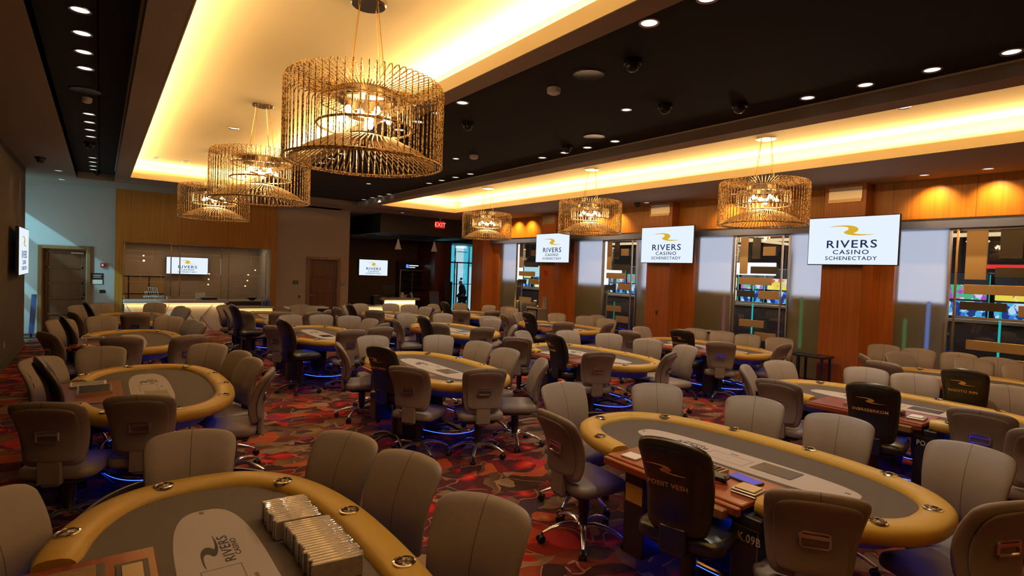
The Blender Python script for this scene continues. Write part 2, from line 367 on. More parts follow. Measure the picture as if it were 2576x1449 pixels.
def struct(name, mb, mat, label=None, smooth=False, parent=None):
    o = P(name, mb, mat, parent, smooth); o['kind'] = 'structure'
    if label: o['label'] = label
    return o
def dup(root, loc, rz, label=None, group=None, cat=None):
    def cp(o, par):
        c = o.copy(); COL.objects.link(c)
        if par: c.parent = par
        for ch in list(KIDS.get(o, [])): cp(ch, c)
        return c
    r = cp(root, None); r.location = loc; r.rotation_euler = (0, 0, rz)
    if label: r['label'] = label
    if group: r['group'] = group
    if cat: r['category'] = cat
    return r
KIDS = {}
def index_kids(root):
    for o in [root]+list(root.children_recursive): KIDS[o] = list(o.children)
TXT = {}
def text_mesh(txt, size, mat, sx=1.0, depth=.001, spacing=1.08):
    key = (txt, size, mat, sx, depth)
    if key in TXT: return TXT[key]
    c = bpy.data.curves.new('lettering', 'FONT'); c.body = txt; c.size = size; c.align_x = 'CENTER'; c.align_y = 'CENTER'; c.extrude = depth/2; c.space_character = spacing; c.resolution_u = 3; c.offset = size*.012
    o = bpy.data.objects.new('lettering', c); COL.objects.link(o)
    dg = bpy.context.evaluated_depsgraph_get(); me = bpy.data.meshes.new_from_object(o.evaluated_get(dg))
    bpy.data.objects.remove(o); me.name = 'lettering'
    for v in me.vertices: v.co.x *= sx
    me.materials.clear(); me.materials.append(MAT[mat]); TXT[key] = me; return me
SW = [(890,495),(925,489),(960,485.5),(1010,484),(1060,484.5),(1105,488.5),(1140,497),(1162,509),(1171,522),(1166,535),(1152,545),(1138,551),(1126,556),(1150,562),(1190,566.5),(1240,569),(1285,569),(1326,566.5),(1285,573),(1235,577),(1180,578),(1125,575),(1080,568),(1050,559),(1037,549),(1040,541),(1054,534),(1070,527),(1080,519),(1080,509),(1068,501),(1045,496),(1005,493),(955,493),(920,494)]
def swoosh_mesh(s, mat, depth=.001):
    k = ('sw', s, mat, depth)
    if k in TXT: return TXT[k]
    pts = [((x-1107)/218*s, (531-y)/218*s*1.12) for x, y in SW]; pts.reverse()
    TXT[k] = MB().prism(pts, -depth/2, depth/2).mesh('swoosh', mat); return TXT[k]

# ------------------------------------------------------------------ room shell
XL, XR, YF, YN = -1.33, 11.55, 18.6, -4.0
struct('floor', MB().box(-7, 13.2, YN-.2, 27, -.1, 0), 'carpet', 'patterned carpet of red, orange and brown leaves')
mb = MB(); zt = 4.5
mb.box(-2.6, -.47, YN, YF+.2, ZS, zt); mb.box(.25, .52, YN, 15.66, ZS, ZL)
mb.box(2.9, 3.13, YN, 15.66, ZS, ZL); mb.box(6.42, 6.71, YN, 15.82, ZS, ZL)
mb.box(9.29, 11.9, YN, 18.05, ZS, ZL); mb.box(9.6, 11.9, YN, 18.05, ZL, zt)
mb.box(.25, 3.13, 15.66, 16.8, ZS, ZL); mb.box(6.42, 9.29, 15.82, 17, ZS, ZL)
mb.box(-.47, 6.42, 16.9, 18.6, ZS, zt); mb.box(6.42, 9.3, 16.9, 18.05, ZS, zt); mb.box(4.0, 7.68, 18.05, 22, ZS, zt)
for (x0, x1, y0, y1) in COVES: mb.box(x0, x1, YN, y0, ZS, ZL)
struct('ceiling', mb, 'soffit', 'taupe painted soffits and beams of the ceiling')
mb = MB()
for (x0, x1, y0, y1) in COVES:
    g = .27
    mb.box(x0-g-.02, x1+g+.02, y0-g, y1+g+.02, ZC, ZC+.05)
    mb.box(x0-g-.02, x0-g, y0-g, y1+g, ZL, ZC); mb.box(x1+g, x1+g+.02, y0-g, y1+g, ZL, ZC)
    mb.box(x0-g, x1+g, y1+g, y1+g+.02, ZL, ZC); mb.box(x0-g, x1+g, y0-g-.02, y0-g, ZL, ZC)
    # pale inner faces of the lip
    mb.box(x0, x0+.012, y0, y1, ZS-.002, ZL); mb.box(x1-.012, x1, y0, y1, ZS-.002, ZL); mb.box(x0, x1, y1-.012, y1, ZS-.002, ZL)
    mb.box(x0-g, x0+.012, y0, y1+g, ZL, ZL+.008); mb.box(x1-.012, x1+g, y0, y1+g, ZL, ZL+.008); mb.box(x0, x1, y1-.012, y1+g, ZL, ZL+.008)
struct('ceiling', mb, 'cove_paint', 'cream painted recessed tray ceilings lit by hidden strips')
mb = MB(); mb.box(-.47, .25-.29, YN, 16.8, ZB, ZB+.06); mb.box(-.05, .26, YN, 16.8, ZB, ZB+.06); mb.box(3.12, 6.43, YN, 16.96, ZB, ZB+.06)
struct('ceiling', mb, 'black_ceiling', 'matt black recessed ceiling panels')
mb = MB(); mb.box(-.48, -.47, YN, 16.8, ZS, ZB); mb.box(-.47, .25, 16.79, 16.8, ZS, ZB); mb.box(3.13, 6.42, 16.94, 16.96, ZS, ZB)
struct('trim_1', mb, 'soffit')
# walls
struct('wall_left', MB().box(XL-.15, XL, YN, 16.05, 0, ZS), 'wall_dark', 'dark brown fabric wall on the left')
struct('baseboard_left', MB().bbox(XL, XL+.015, YN, 16.05, 0, .11, .004), 'wall_dark')
struct('wall_back', MB().box(-7, 12, YN-.15, YN, 0, zt), 'wall_beige')
struct('wall_side', MB().box(-7, -6.85, 12, YF, 0, ZS), 'wall_far')
mb = MB(); mb.box(-7, -1.19, YF, YF+.15, 0, ZS); mb.box(-1.19, -.31, YF, YF+.15, 2.19, ZS); mb.box(-.31, .31, YF, YF+.15, 0, ZS)
struct('wall_far', mb, 'wall_far', 'pale grey-green wall around the left door')
mb = MB(); mb.box(4.44, 5.50, YF, YF+.15, 0, ZS); mb.box(5.5, 6.43, YF, YF+.15, 2.2, ZS); mb.box(6.43, 6.82, YF, YF+.15, 0, ZS); mb.box(6.67, 6.82, YF+.15, 21.2, 0, ZS)
struct('wall_centre', mb, 'wall_beige', 'beige fabric wall around the centre door')
struct('trim_5', MB().box(-2.0, -1.9, 16.2, YF, 3.62, ZS).box(-3.2, -3.1, 14, YF, 3.3, 3.9).box(-3.2, -3.1, 14, YF, 2.9, 3.0), 'soffit', 'header of the side entrance')
# wood portal of the bar niche
mb = MB(); mb.box(.31, 4.44, YF-.06, YF+.1, 2.44, ZS); mb.box(.31, .49, YF-.06, YF+.1, 0, 2.44); mb.box(4.31, 4.44, YF-.06, YF+.1, 0, 2.44)
struct('wall_portal', mb, 'wood_panel', 'honey wood panelling framing the bar niche')
mb = MB(); mb.box(.3, 4.6, 20.3, 20.4, 0, 2.6); mb.box(.34, .49, YF+.1, 20.3, 0, 2.6); mb.box(4.31, 4.5, YF+.1, 20.3, 0, 2.6); mb.box(.4, 4.4, YF+.1, 20.3, 2.5, 2.6)
struct('wall_niche', mb, 'wall_beige', 'brown wall inside the bar niche')
area('niche_lamp', (1.6, 19.5, 2.47), (0, 0, 0), 2.2, .3, 7, WARM2); area('niche_lamp', (3.6, 19.5, 2.47), (0, 0, 0), 1.0, .3, 4, WARM2)
# far alcove
struct('wall_alcove', MB().box(6.67, 11.0, 21.0, 21.15, 0, ZS), 'wall_brown', 'dark brown wall of the alcove behind the host desk')
mb = MB(); mb.box(7.68, 11.6, 18.05, 22, 3.2, ZS+.1); mb.box(11.6, 14.5, 18.5, 22, 3.12, ZS+.1)
struct('ceiling', mb, 'black_paint', 'black dropped bulkhead over the alcove')
mb = MB()
for y in (18.7, 19.5, 20.3): mb.box(6.9, 11.6, y, y+.04, 3.06, 3.10)
for x in (7.6, 8.8, 10.0, 11.2): mb.box(x, x+.04, 18.3, 21, 3.10, 3.14)
struct('trim_2', mb, 'black_paint')
mb = MB(); mb.box(10.3, 10.62, 18.9, 19.2, 0, 3.1); mb.box(10.62, 11.0, 19.0, 21, 0, 3.1)
struct('wall_alcove_side', mb, 'wood_burgundy', 'dark reddish wood panels beside the glass entrance')
# glass entrance with daylight beyond
mb = MB()
for x in (11.02, 12.15): mb.box(x, x+.05, 19.0, 19.06, 0, 3.1)
mb.box(11.02, 12.2, 19.0, 19.06, 2.28, 2.33); mb.box(11.02, 12.2, 19.0, 19.06, 3.06, 3.12); mb.box(11.02, 12.2, 19.0, 19.06, 0, .06); mb.box(11.35, 11.38, 19.0, 19.06, .06, 2.28)
d3 = struct('door_3', mb, 'metal_black', 'glass entrance door lit cyan by daylight')
P('glass_pane', MB().box(11.07, 12.15, 19.02, 19.03, .06, 3.06), 'glass_clear', d3)
struct('wall_outside', MB().box(11.5, 18, 24.2, 24.3, 0, 4.2), 'daylight_glass', 'cyan daylight filling the entrance hall')
mb = MB(); mb.box(13.4, 13.9, 24.0, 24.1, 2.6, 3.9); mb.box(14.3, 14.7, 24.0, 24.1, .3, 3.9); mb.box(15.1, 15.5, 24.0, 24.1, 0, 2.2)
struct('window_9', mb, 'daylight_pale')
mb = MB()
for x in (13.3, 14.1, 14.9): mb.box(x, x+.03, 23.8, 23.9, 0, 3.9)
mb.box(12, 16, 23.8, 23.9, 1.3, 1.33); mb.box(14.2, 14.8, 23.8, 23.85, 2.9, 2.93)
struct('trim_3', mb, 'metal_black')
struct('wall_right_far', MB().box(12.22, 12.4, 18.3, 19.3, 0, 4), 'wood_burgundy')

# ---- doors
def door(name, x0, x1, zt_, mats, label, handle_right=True, panels=5, thr=YF):
    fw = .085
    mb = MB(); mb.bbox(x0, x0+fw, thr-.05, thr+.12, 0, zt_, .006); mb.bbox(x1-fw, x1, thr-.05, thr+.12, 0, zt_, .006); mb.bbox(x0+fw, x1-fw, thr-.05, thr+.12, zt_-fw, zt_, .006)
    d = struct(name, mb, 'wood_frame', label)
    a, b = x0+fw, x1-fw
    m2 = MB(); m2.box(a, b, thr+.06, thr+.09, 0, zt_-fw)
    rail = .05; ph = (zt_-fw-.1-(panels+1)*rail)/panels
    for i in range(panels+1):
        z = .05+i*(ph+rail); m2.bbox(a+.06, b-.06, thr+.035, thr+.06, z, z+rail, .006)
    m2.bbox(a, a+.11, thr+.035, thr+.06, .02, zt_-fw, .006); m2.bbox(b-.11, b, thr+.035, thr+.06, .02, zt_-fw, .006)
    P('door_leaf', m2, mats, d)
    hx = b-.07 if handle_right else a+.07; dx = -1 if handle_right else 1
    hm = MB(); hm.cyl(.028, 0, .02, 14, Matrix.Translation((hx, thr+.035, 1.0)) @ Matrix.Rotation(R(90), 4, 'X'))
    hm.tube([(hx, thr+.02, 1.0), (hx, thr-.03, 1.0), (hx+dx*.12, thr-.035, .995)], .011, 8)
    P('door_handle', hm, 'chrome', d, True)
    return d
dl = door('door_1', -1.29, -.215, 2.265, 'wood_door', 'brown five-panel door with honey frame in the pale far wall')
P('door_closer', MB().bbox(-.62, -.36, YF-.03, YF+.03, 2.06, 2.11, .01), 'brushed', dl)
door('door_2', 5.42, 6.52, 2.265, 'wood_door', 'red-brown panel door in the beige far wall', False, 4)

# ---- window wall with columns
CY = [.45, 4.74, 9.04, 13.36, 17.4]
mb = MB(); mb.box(XR, XR+.5, YN, 18.3, 3.19, ZS+.05)
struct('wall_header', mb, 'wood_panel', 'honey wood header above the windows with light scallops')
struct('trim_4', MB().box(XR+.02, XR+.45, YN, 18.3, 3.02, 3.19), 'frost_blue', 'blue-grey metal band under the wood header')
CX = 11.25
for i, y in enumerate(CY):
    hw = .36
    c = struct('column_%d' % (i+1), MB().box(CX, 12.0, y-hw, y+hw, .12 if i < 4 else 0, ZS-.0), 'wood_column', 'tall reddish wood-clad column in the window wall')
    P('plinth', MB().box(CX+.05, 12.0, y-hw+.05, y+hw-.05, 0, .12), 'black_paint', c)
    if 0 < i < 4:
        v = MB(); v.box(CX-.012, CX, y-.29, y+.29, 3.54, 3.82)
        vo = P('air_vent', v, 'brushed', c)
        P('vent_louvre', MB().box(CX-.03, CX-.012, y-.29, y+.29, 3.54, 3.60), 'plate_gold', vo)
    st = MB(); st.box(11.72, 11.95, y-hw-.35, y-hw, 0, 3.02); st.box(11.72, 11.95, y+hw, y+hw+.03, 0, 3.02)
    struct('trim_%d' % (10+i), st, 'wood_column')
WX = 11.83
BAYS = [(-3.4, 0.09), (.81, 4.38), (5.10, 8.68), (9.40, 13.0), (13.72, 17.04)]
CLR = [None, (2.0, 3.28), (6.05, 7.33), (10.25, 11.5), (14.2, 15.7)]
CLR[1] = (1.3, 3.22)
PLATES = [(.05, .25, 2.15, 2.98, 'plate_gold'), (.36, .56, 2.5, 2.98, 'plate_dark'), (.62, .92, 2.56, 2.76, 'plate_gold'), (.33, 1.0, 2.18, 2.34, 'plate_dark'),
          (.05, .86, 1.90, 2.06, 'plate_gold'), (.02, .45, 1.62, 1.76, 'plate_dark'), (.55, 1.05, 1.60, 1.78, 'plate_gold'), (.1, .72, .98, 1.14, 'plate_gold'), (.5, 1.02, .68, .86, 'plate_gold')]
for k in range(1, 5):
    a, b = CLR[k]; y0, y1 = BAYS[k]; y0 += .03; y1 -= .35
    wdw = struct('window_%d' % k, MB().box(WX-.03, WX+.03, a-.03, a, 0, 3.02).box(WX-.03, WX+.03, b, b+.03, 0, 3.02).box(WX-.03, WX+.03, a, b, 2.99, 3.02), 'brushed', 'clear glass window with floating metal plates, frosted glass on both sides')
    P('glass_pane', MB().box(WX, WX+.008, a, b, .02, 2.99), 'glass_clear', wdw)
    P('frosted_pane', MB().box(WX, WX+.012, b+.03, y1, .02, 3.02), 'glass_frosted', wdw, label='milky frosted glass panel')
    if a-.03 > y0: P('frosted_pane', MB().box(WX, WX+.012, y0, a-.03, .02, 3.02), 'glass_frosted', wdw, label='milky frosted glass panel')
    for yy in (b-.10, a+.10):
        P('post', MB().box(WX-.09, WX-.06, yy-.015, yy+.015, 0, 3.02), 'gold_metal' if yy > (a+b)/2 else 'brushed', wdw, label='slim metal post')
    sc = (b-a)/1.28
    rr = random.Random(k*5)
    for (p0, p1, z0, z1, mt) in PLATES:
        sh = rr.uniform(-.05, .05); w_ = 1.28*sc
        # image left = larger y
        P('decor_plate', MB().bbox(WX-.055, WX-.045, b-.14-p1*(sc*.95), b-.14-p0*(sc*.95), z0+sh*.5, z1+sh*.5, .003), mt, wdw, label='flat gold metal plate' if mt == 'plate_gold' else 'flat dark metal plate')
    P('shelf_rail', MB().box(WX-.07, WX-.05, a+.08, b-.08, 1.50, 1.53).box(WX-.07, WX-.05, a+.08, b-.08, .45, .47), 'brushed', wdw)
# added glow panels imitate the bright casino through frosted panes, above low walls
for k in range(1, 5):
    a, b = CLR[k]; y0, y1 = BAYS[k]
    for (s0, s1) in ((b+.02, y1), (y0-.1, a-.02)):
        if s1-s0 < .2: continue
        struct('casino_glow_panel', MB().box(12.20, 12.24, s0+.15, s1+.1, 1.72, 3.15), 'lavender_glow_panel')
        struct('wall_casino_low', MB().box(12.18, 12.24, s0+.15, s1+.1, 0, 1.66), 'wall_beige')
struct('floor', MB().box(13.2, 24, YN, 19, -.1, 0), 'black_paint', 'dark casino floor beyond the windows')
struct('ceiling', MB().box(12.45, 24, YN, 19, 3.36, 3.45), 'wall_brown', 'dark casino ceiling beyond the windows')
struct('wall_casino_back', MB().box(20, 20.1, YN, 19, 0, 4.2), 'wall_brown')
mb = MB()
for y in (-1, 2.6, 6.2, 9.8, 13.4): mb.box(15.5, 19.6, y, y+.25, 3.30, 3.36)
mb.box(17.0, 17.5, -3, 18.5, 3.30, 3.36); mb.box(13.4, 13.6, -3, 18.5, 3.30, 3.36)
struct('trim_20', mb, 'casino_cove', 'glowing cream ceiling coves of the casino beyond')

# ------------------------------------------------------------------ screens with the logo
def make_tv(name, w, h, label, loc, rot, br=.15, l1='RIVERS', l2='CASINO', l3='SCHENECTADY', sc=1.0):
    # local frame: x right, z up, screen faces -y
    t = tag(O(name, None, None, loc, (0, 0, rot)), label, 'television', 'wall screens showing the gold and navy logo')
    P('bezel', MB().bbox(-w/2, w/2, .004, .055, -h/2, h/2, .008), 'plastic_black', t)
    P('screen', MB().box(-w/2+.016, w/2-.016, -.001, .006, -h/2+.016, h/2-.016), 'screen_white', t)
    P('wall_bracket', MB().box(-w*.2, w*.2, .055, br, -h*.2, h*.2), 'metal_black', t)
    rx = (R(90), 0, 0); k = h/.9
    O('logo_mark', swoosh_mesh(.40*k, 'screen_gold'), t, (0, -.004, h*.21), rx)
    O('lettering', text_mesh(l1, .20*k, 'screen_navy', 1.28, spacing=1.15), t, (0, -.004, -h*.075), rx)
    O('lettering', text_mesh(l2, .115*k, 'screen_navy', 1.28, spacing=1.2), t, (0, -.004, -h*.235), rx)
    O('lettering', text_mesh(l3, .098*k, 'screen_navy', 1.15, spacing=1.15), t, (0, -.004, -h*.36), rx)
    return t
# facing -X : rot so that -y local -> -X world  => rotate -90deg
make_tv('television', 1.54, .90, 'largest wall television with the logo, on the nearest wood column', (11.03, 4.51, 2.80), R(-90), .219)
make_tv('television', 1.56, .90, 'wall television with the logo on the second column, right of the hanging middle chandelier', (11.03, 8.65, 2.80), R(-90), .219)
make_tv('television', 1.56, .90, 'wall television with the logo on the third column, behind a chandelier', (11.03, 12.90, 2.78), R(-90), .219)
make_tv('television', 1.62, .90, 'television seen edge-on on the dark left wall', (-1.18, 14.15, 2.06), R(90), .149)
make_tv('television', 1.20, .64, 'television on the dark alcove wall behind the host desk', (8.64, 20.84, 1.98), 0)
make_tv('television', 1.16, .55, 'television inside the bar niche behind metal screens', (2.20, 20.14, 1.83), 0)

# ------------------------------------------------------------------ chandeliers
def make_chandelier():
    t = thing('chandelier', '', 'chandelier', (0, 0, 0), 0, 'drum chandeliers of twisted gold rods')
    zc, ztop, zbot, ro, rh = 0.0, -.72, -1.38, .665, .24      # relative to the cove ceiling
    P('canopy', MB().lathe([(.0, -.035), (.14, -.035), (.15, -.025), (.15, 0), (0, 0)], 28), 'chrome', t, True)
    for a in (.5, 2.1, 3.6, 5.2):
        P('suspension_cable', MB().tube([(.10*cos(a), .10*sin(a), -.03), (.20*cos(a), .20*sin(a), ztop-.02)], .005, 6), 'gold_metal', t, True)
    P('hub_ring', MB().lathe([(rh, ztop-.14), (rh+.02, ztop-.13), (rh+.02, ztop-.05), (rh, ztop-.04)], 32, cap=False), 'chrome', t, True)
    P('centre_stem', MB().cyl(.012, zbot+.24, ztop-.05, 8), 'brushed', t)
    mb = MB(); n = 72
    for i in range(n):
        a = 2*pi*i/n; c, s_ = cos(a), sin(a); c2, s2 = cos(a+.10), sin(a+.10)
        pth = [(rh*c, rh*s_, ztop-.06), ((ro-.06)*c, (ro-.06)*s_, ztop+.015), ((ro-.015)*c, (ro-.015)*s_, ztop+.005), (ro*c, ro*s_, ztop-.03), (ro*c, ro*s_, (ztop+zbot)/2), (ro*c, ro*s_, zbot)]
        mb.tube(pth, .0052, 4)
    P('rod_drum', mb, 'twisted_rod', t)
    mb = MB()
    for i in range(n):
        a = 2*pi*i/n; c, s_ = cos(a), sin(a); c2, s2 = cos(a+.12), sin(a+.12)
        mb.tube([((ro-.05)*c, (ro-.05)*s_, zbot+.005), ((ro-.18)*c, (ro-.18)*s_, zbot+.10), (.30*c2, .30*s2, zbot+.19), (.13*c2, .13*s2, zbot+.235)], .0062, 4)
    P('rod_cone', mb, 'gold_satin', t)
    P('rim_ring', MB().ring(ro, zbot, .010, 56, 6), 'twisted_rod', t)
    P('rim_ring', MB().ring(ro-.06, zbot+.003, .009, 56, 6), 'twisted_rod', t)
    P('cone_cap', MB().lathe([(0, zbot+.225), (.13, zbot+.232), (.14, zbot+.25), (0, zbot+.26)], 20), 'frost_blue', t, True)
    mb = MB()
    for i in range(40):
        a = 2*pi*i/40; mb.tube([(.40*cos(a), .40*sin(a), ztop-.15), (.40*cos(a), .40*sin(a), zbot+.31)], .0035, 4)
        mb.tube([(.26*cos(a), .26*sin(a), ztop-.12), (.40*cos(a), .40*sin(a), ztop-.15)], .0035, 4)
    P('inner_drum', mb, 'twisted_rod', t)
    P('inner_ring', MB().ring(.40, zbot+.31, .011, 44, 6), 'twisted_rod', t); P('inner_ring', MB().ring(.40, ztop-.15, .006, 44, 6), 'gold_metal', t)
    P('lamp_plate', MB().lathe([(.0, -.985), (.15, -.985), (.15, -.965), (0, -.965)], 24), 'gold_metal', t, True)
    for i in range(8):
        a = 2*pi*i/8+.2; rb = .20 if i % 2 else .17; zb = -1.0 if i % 2 else -.95
        b = P('bulb', MB().lathe([(0, -.035), (.018, -.03), (.026, -.012), (.026, .008), (.014, .03), (0, .034)], 10), 'bulb', t, True, loc=(rb*cos(a), rb*sin(a), zb))
        P('socket', MB().cyl(.014, .03, .06, 8), 'gold_metal', b)
    return t
ch0 = make_chandelier(); index_kids(ch0)
CHS = [((1.82, 4.66), 'largest drum chandelier, nearest in the left ceiling tray'), ((1.83, 8.60), 'second drum chandelier in the left ceiling tray, partly behind the largest'),
       ((1.90, 13.1), 'farthest drum chandelier in the left ceiling tray'), ((8.40, 4.75), 'nearest drum chandelier in the right ceiling tray'),
       ((8.38, 8.60), 'middle drum chandelier in the right ceiling tray'), ((8.42, 12.6), 'farthest drum chandelier in the right ceiling tray')]
for i, ((x, y), lb) in enumerate(CHS):
    o = ch0 if i == 0 else dup(ch0, (x, y, ZC), i*.3)
    o.location = (x, y, ZC); o['label'] = lb
    point('chandelier_lamp', (x, y, ZC-1.0), 32, (1, .66, .34), .12)

# ------------------------------------------------------------------ ceiling fixtures
def downlight(mat, r=.065):
    t = thing('downlight', '', 'ceiling light')
    P('trim_ring', MB().lathe([(r, -.004), (r+.014, -.008), (r+.018, 0)], 24, cap=False), 'brushed', t, True)
    P('lens', MB().lathe([(0, .0), (r, .0), (r, .004), (0, .004)], 24), mat, t)
    return t
d0 = downlight('lens_white'); index_kids(d0); d1 = downlight('lens_bright', .05); index_kids(d1)
def put(src, lst, z, lab, grp, first):
    for i, (x, y) in enumerate(lst):
        o = src if (first and i == 0) else dup(src, (x, y, z), 0)
        o.location = (x, y, z); o['label'] = lab; o['group'] = grp
put(d0, [p for p in DL_STRIP if p[1] > 5], ZB-.001, 'round white downlight recessed in the narrow black ceiling strip', 'downlights in the narrow left black strip', True)
put(d0, [p for p in DL_MID1 if p[1] > 2], ZB-.001, 'round white downlight near the left edge of the wide black ceiling', 'downlights along the left edge of the wide black ceiling', False)
put(d0, DL_MID2, ZB-.001, 'round white downlight near the right edge of the wide black ceiling', 'downlights along the right edge of the wide black ceiling', False)
put(d1, DL_ONE, ZB-.001, 'bright warm downlight in the middle of the wide black ceiling', 'bright downlights in the middle of the black ceiling', True)
put(d0, [(-.77, 15.84), (-.78, 17.6), (8.15, 17.34)], ZS-.001, 'round downlight in the far taupe soffit', 'downlights in the far taupe soffit', False)
put(d0, [(1.79, 10.5), (1.54, 14.84), (.95, 14.82)], ZC-.001, 'pale downlight recessed in the glowing left ceiling tray', 'downlights in the left tray', False)
put(d0, [(8.05, 10.35), (8.2, 14.4), (8.1, 6.5), (8.15, 2.80)], ZC-.001, 'pale downlight recessed in the glowing right ceiling tray', 'downlights in the right tray', False)
put(d0, [(11.02, 9.3), (11.02, 2.6), (11.02, 3.43), (11.02, 6.9), (11.02, 11.2)], ZS-.001, 'small downlight in the soffit beside the wood header', 'downlights beside the wood header', False)
def dome_camera(x, y, z, lab):
    t = thing('security_camera', lab, 'security camera', (x, y, z), 0, 'dome cameras on the ceiling')
    P('mount', MB().cyl(.085, -.045, 0, 20), 'plastic_black', t)
    P('dome', MB().lathe([(0, -.115), (.03, -.11), (.055, -.092), (.066, -.06), (.066, -.045)], 18), 'leather_black', t, True)
for (x, y, z, lb) in [(3.96, 3.58, ZB, 'smoked dome camera on the black ceiling, upper one of the left pair'), (5.26, 4.23, ZB, 'smoked dome camera in the middle of the black ceiling near the bright downlight'),
                      (5.84, 3.64, ZB, 'smoked dome camera nearest the right tray on the black ceiling'), (5.87, 6.59, ZB, 'small dome camera beside the row of downlights by the right tray'),
                      (4.0, 6.54, ZB, 'small dome camera on the black ceiling right of the largest chandelier'), (-.18, 12.4, ZB, 'dome camera in the narrow black strip, nearer one'),
                      (-.1, 16.4, ZB, 'dome camera at the far end of the narrow black strip'), (-.95, 14.0, ZS, 'black dome camera on the soffit above the left wall television'),
                      (10.9, 9.5, ZS, 'black dome camera on the soffit above the second television')]:
    dome_camera(x, y, z, lb)
for (x, y, lb) in [(3.93, 4.13, 'round flush speaker grille in the black ceiling, larger and nearer'), (5.75, 5.88, 'round flush speaker grille in the black ceiling, farther one'), (-.17, 8.6, 'round flush speaker grille in the narrow black strip')]:
    t = thing('ceiling_speaker', lb, 'speaker', (x, y, ZB), 0, 'flush ceiling speakers'); P('grille', MB().lathe([(0, -.006), (.14, -.006), (.155, -.012), (.16, 0), (0, 0)], 32), 'plastic_black', t, True)
for (x, y, z, r, lb) in [(3.95, 4.69, ZB, .075, 'white smoke detector on the black ceiling, larger and nearer'), (5.23, 8.31, ZB, .075, 'white smoke detector on the black ceiling, farther one'), (-.17, 9.0, ZB, .06, 'smoke detector in the narrow black strip')]:
    t = thing('smoke_detector', lb, 'smoke detector', (x, y, z), 0, 'smoke detectors'); P('housing', MB().lathe([(0, -.065), (r*.6, -.065), (r*.95, -.05), (r, -.02), (r, 0), (0, 0)], 24), 'white_paint', t, True)
# exit sign
t = thing('exit_sign', 'glowing red EXIT sign hanging under the far soffit', 'exit sign', (9.92, 17.9, 3.62))
P('housing', MB().bbox(-.19, .19, 0, .04, -.11, .11, .006), 'exit_red', t); O('lettering', text_mesh('EXIT', .21, 'exit_text', 1.0), t, (0, -.004, 0), (R(90), 0, 0)); P('bracket', MB().box(-.2, .2, -.01, .05, .11, .13).box(-.02, .02, 0, .04, .13, ZS-3.62), 'brushed', t)
# signs and switches of the far wall
t = thing('alarm_strobe', 'small red fire alarm strobe on the pale wall right of the left door', 'fire alarm', (.045, YF, 1.79)); P('housing', MB().bbox(-.055, .055, -.05, 0, -.06, .06, .012), 'red_plastic', t); P('flash_lens', MB().bbox(-.02, .02, -.065, -.05, -.03, .03, .005), 'white_paint', t)
def sign(x, z, w_, h_, lb, lines, col='plastic_black', strip=None, y=YF):
    t = thing('wall_sign', lb, 'sign', (x, y, z)); P('panel', MB().bbox(-w_/2, w_/2, -.012, 0, -h_/2, h_/2, .003), col, t)
    if strip: P('paper_insert', MB().box(-w_/2+.015, w_/2-.015, -.016, -.012, -h_/2+.01, -h_/2+h_*.42), 'paper', t)
    for (tw, tz, th) in lines: P('print_line', MB().box(-w_*tw/2, w_*tw/2, -.0135, -.012, tz-th/2, tz+th/2), 'paper', t)
sign(-.07, 1.42, .26, .30, 'brown and cream notice beside the left door frame', [(.8, .10, .012), (.6, .07, .008), (.7, .035, .010)], strip=True)
t = thing('card_reader', 'small dark square plate on the pale wall under the strobe', 'switch plate', (.045, YF, 1.08)); P('panel', MB().bbox(-.06, .06, -.015, 0, -.045, .045, .004), 'metal_black', t)
sign(5.07, 1.42, .17, .11, 'small dark sign left of the centre door', [(.5, .0, .022)])
t = thing('light_switch', 'dark switch plate left of the centre door', 'switch plate', (5.2, YF, .95)); P('panel', MB().bbox(-.03, .03, -.012, 0, -.05, .05, .003), 'wood_burgundy', t)
sign(6.62, 1.38, .16, .24, 'tall grey sign right of the centre door', [(.8, .09, .016), (.8, -.095, .02)], 'grey_plastic')
t = thing('fire_pull_station', 'small red fire sign on the third wood column under its television', 'fire sign', (CX, 13.42, 2.02)); P('panel', MB().bbox(-.012, 0, -.06, .06, -.075, .075, .003), 'red_plastic', t)
t = thing('switch_plate', 'small dark switch plate on the second wood column', 'switch plate', (CX, 9.02, 1.12)); P('panel', MB().bbox(-.012, 0, -.035, .035, -.05, .05, .003), 'wood_burgundy', t)
t = thing('phone_panel', 'grey metal phone panel on the third wood column', 'wall panel', (CX, 13.4, 1.05)); P('panel', MB().bbox(-.02, 0, -.11, .11, -.2, .2, .006), 'brushed', t); P('button', MB().lathe([(0, 0), (.03, 0), (.025, .012), (0, .014)], 14), 'chrome', t, True, loc=(-.02, 0, .05), rot=(0, R(-90), 0))
t = thing('wall_outlet', 'white outlet on the dark left wall near the floor', 'outlet', (XL, 12.9, .42)); P('panel', MB().bbox(0, .01, -.035, .035, -.055, .055, .003), 'white_paint', t)

# ------------------------------------------------------------------ bar niche
t = thing('bar_counter', 'long marble bar counter with glowing lip and dark diagonal veins', 'counter', (0, 17.95, 0))
P('front', MB().box(.53, 2.96, .05, .55, 0, .80), 'marble', t)
P('countertop', MB().bbox(.50, 3.02, -.05, .57, .80, .88, .008), 'stone_top', t)
P('light_strip', MB().box(.5, 2.9, .0, .03, .785, .798), 'warm_strip', t)
mb = MB()
for pth in ([(.55, .78), (.72, .45), (.95, 0)], [(1.55, .78), (1.42, .5), (1.30, .2), (1.2, 0)], [(1.9, .72), (2.1, .42), (2.3, .12)], [(2.62, .76), (2.35, .42), (2.15, 0)], [(2.3, .42), (2.5, .15), (2.62, 0)], [(2.82, .78), (2.78, .3), (2.93, 0)], [(1.0, .78), (1.12, .4), (1.3, 0)]):
    mb.tube([(x, .048, z) for x, z in pth], .009, 4)
P('vein_inlay', mb, 'vein', t)
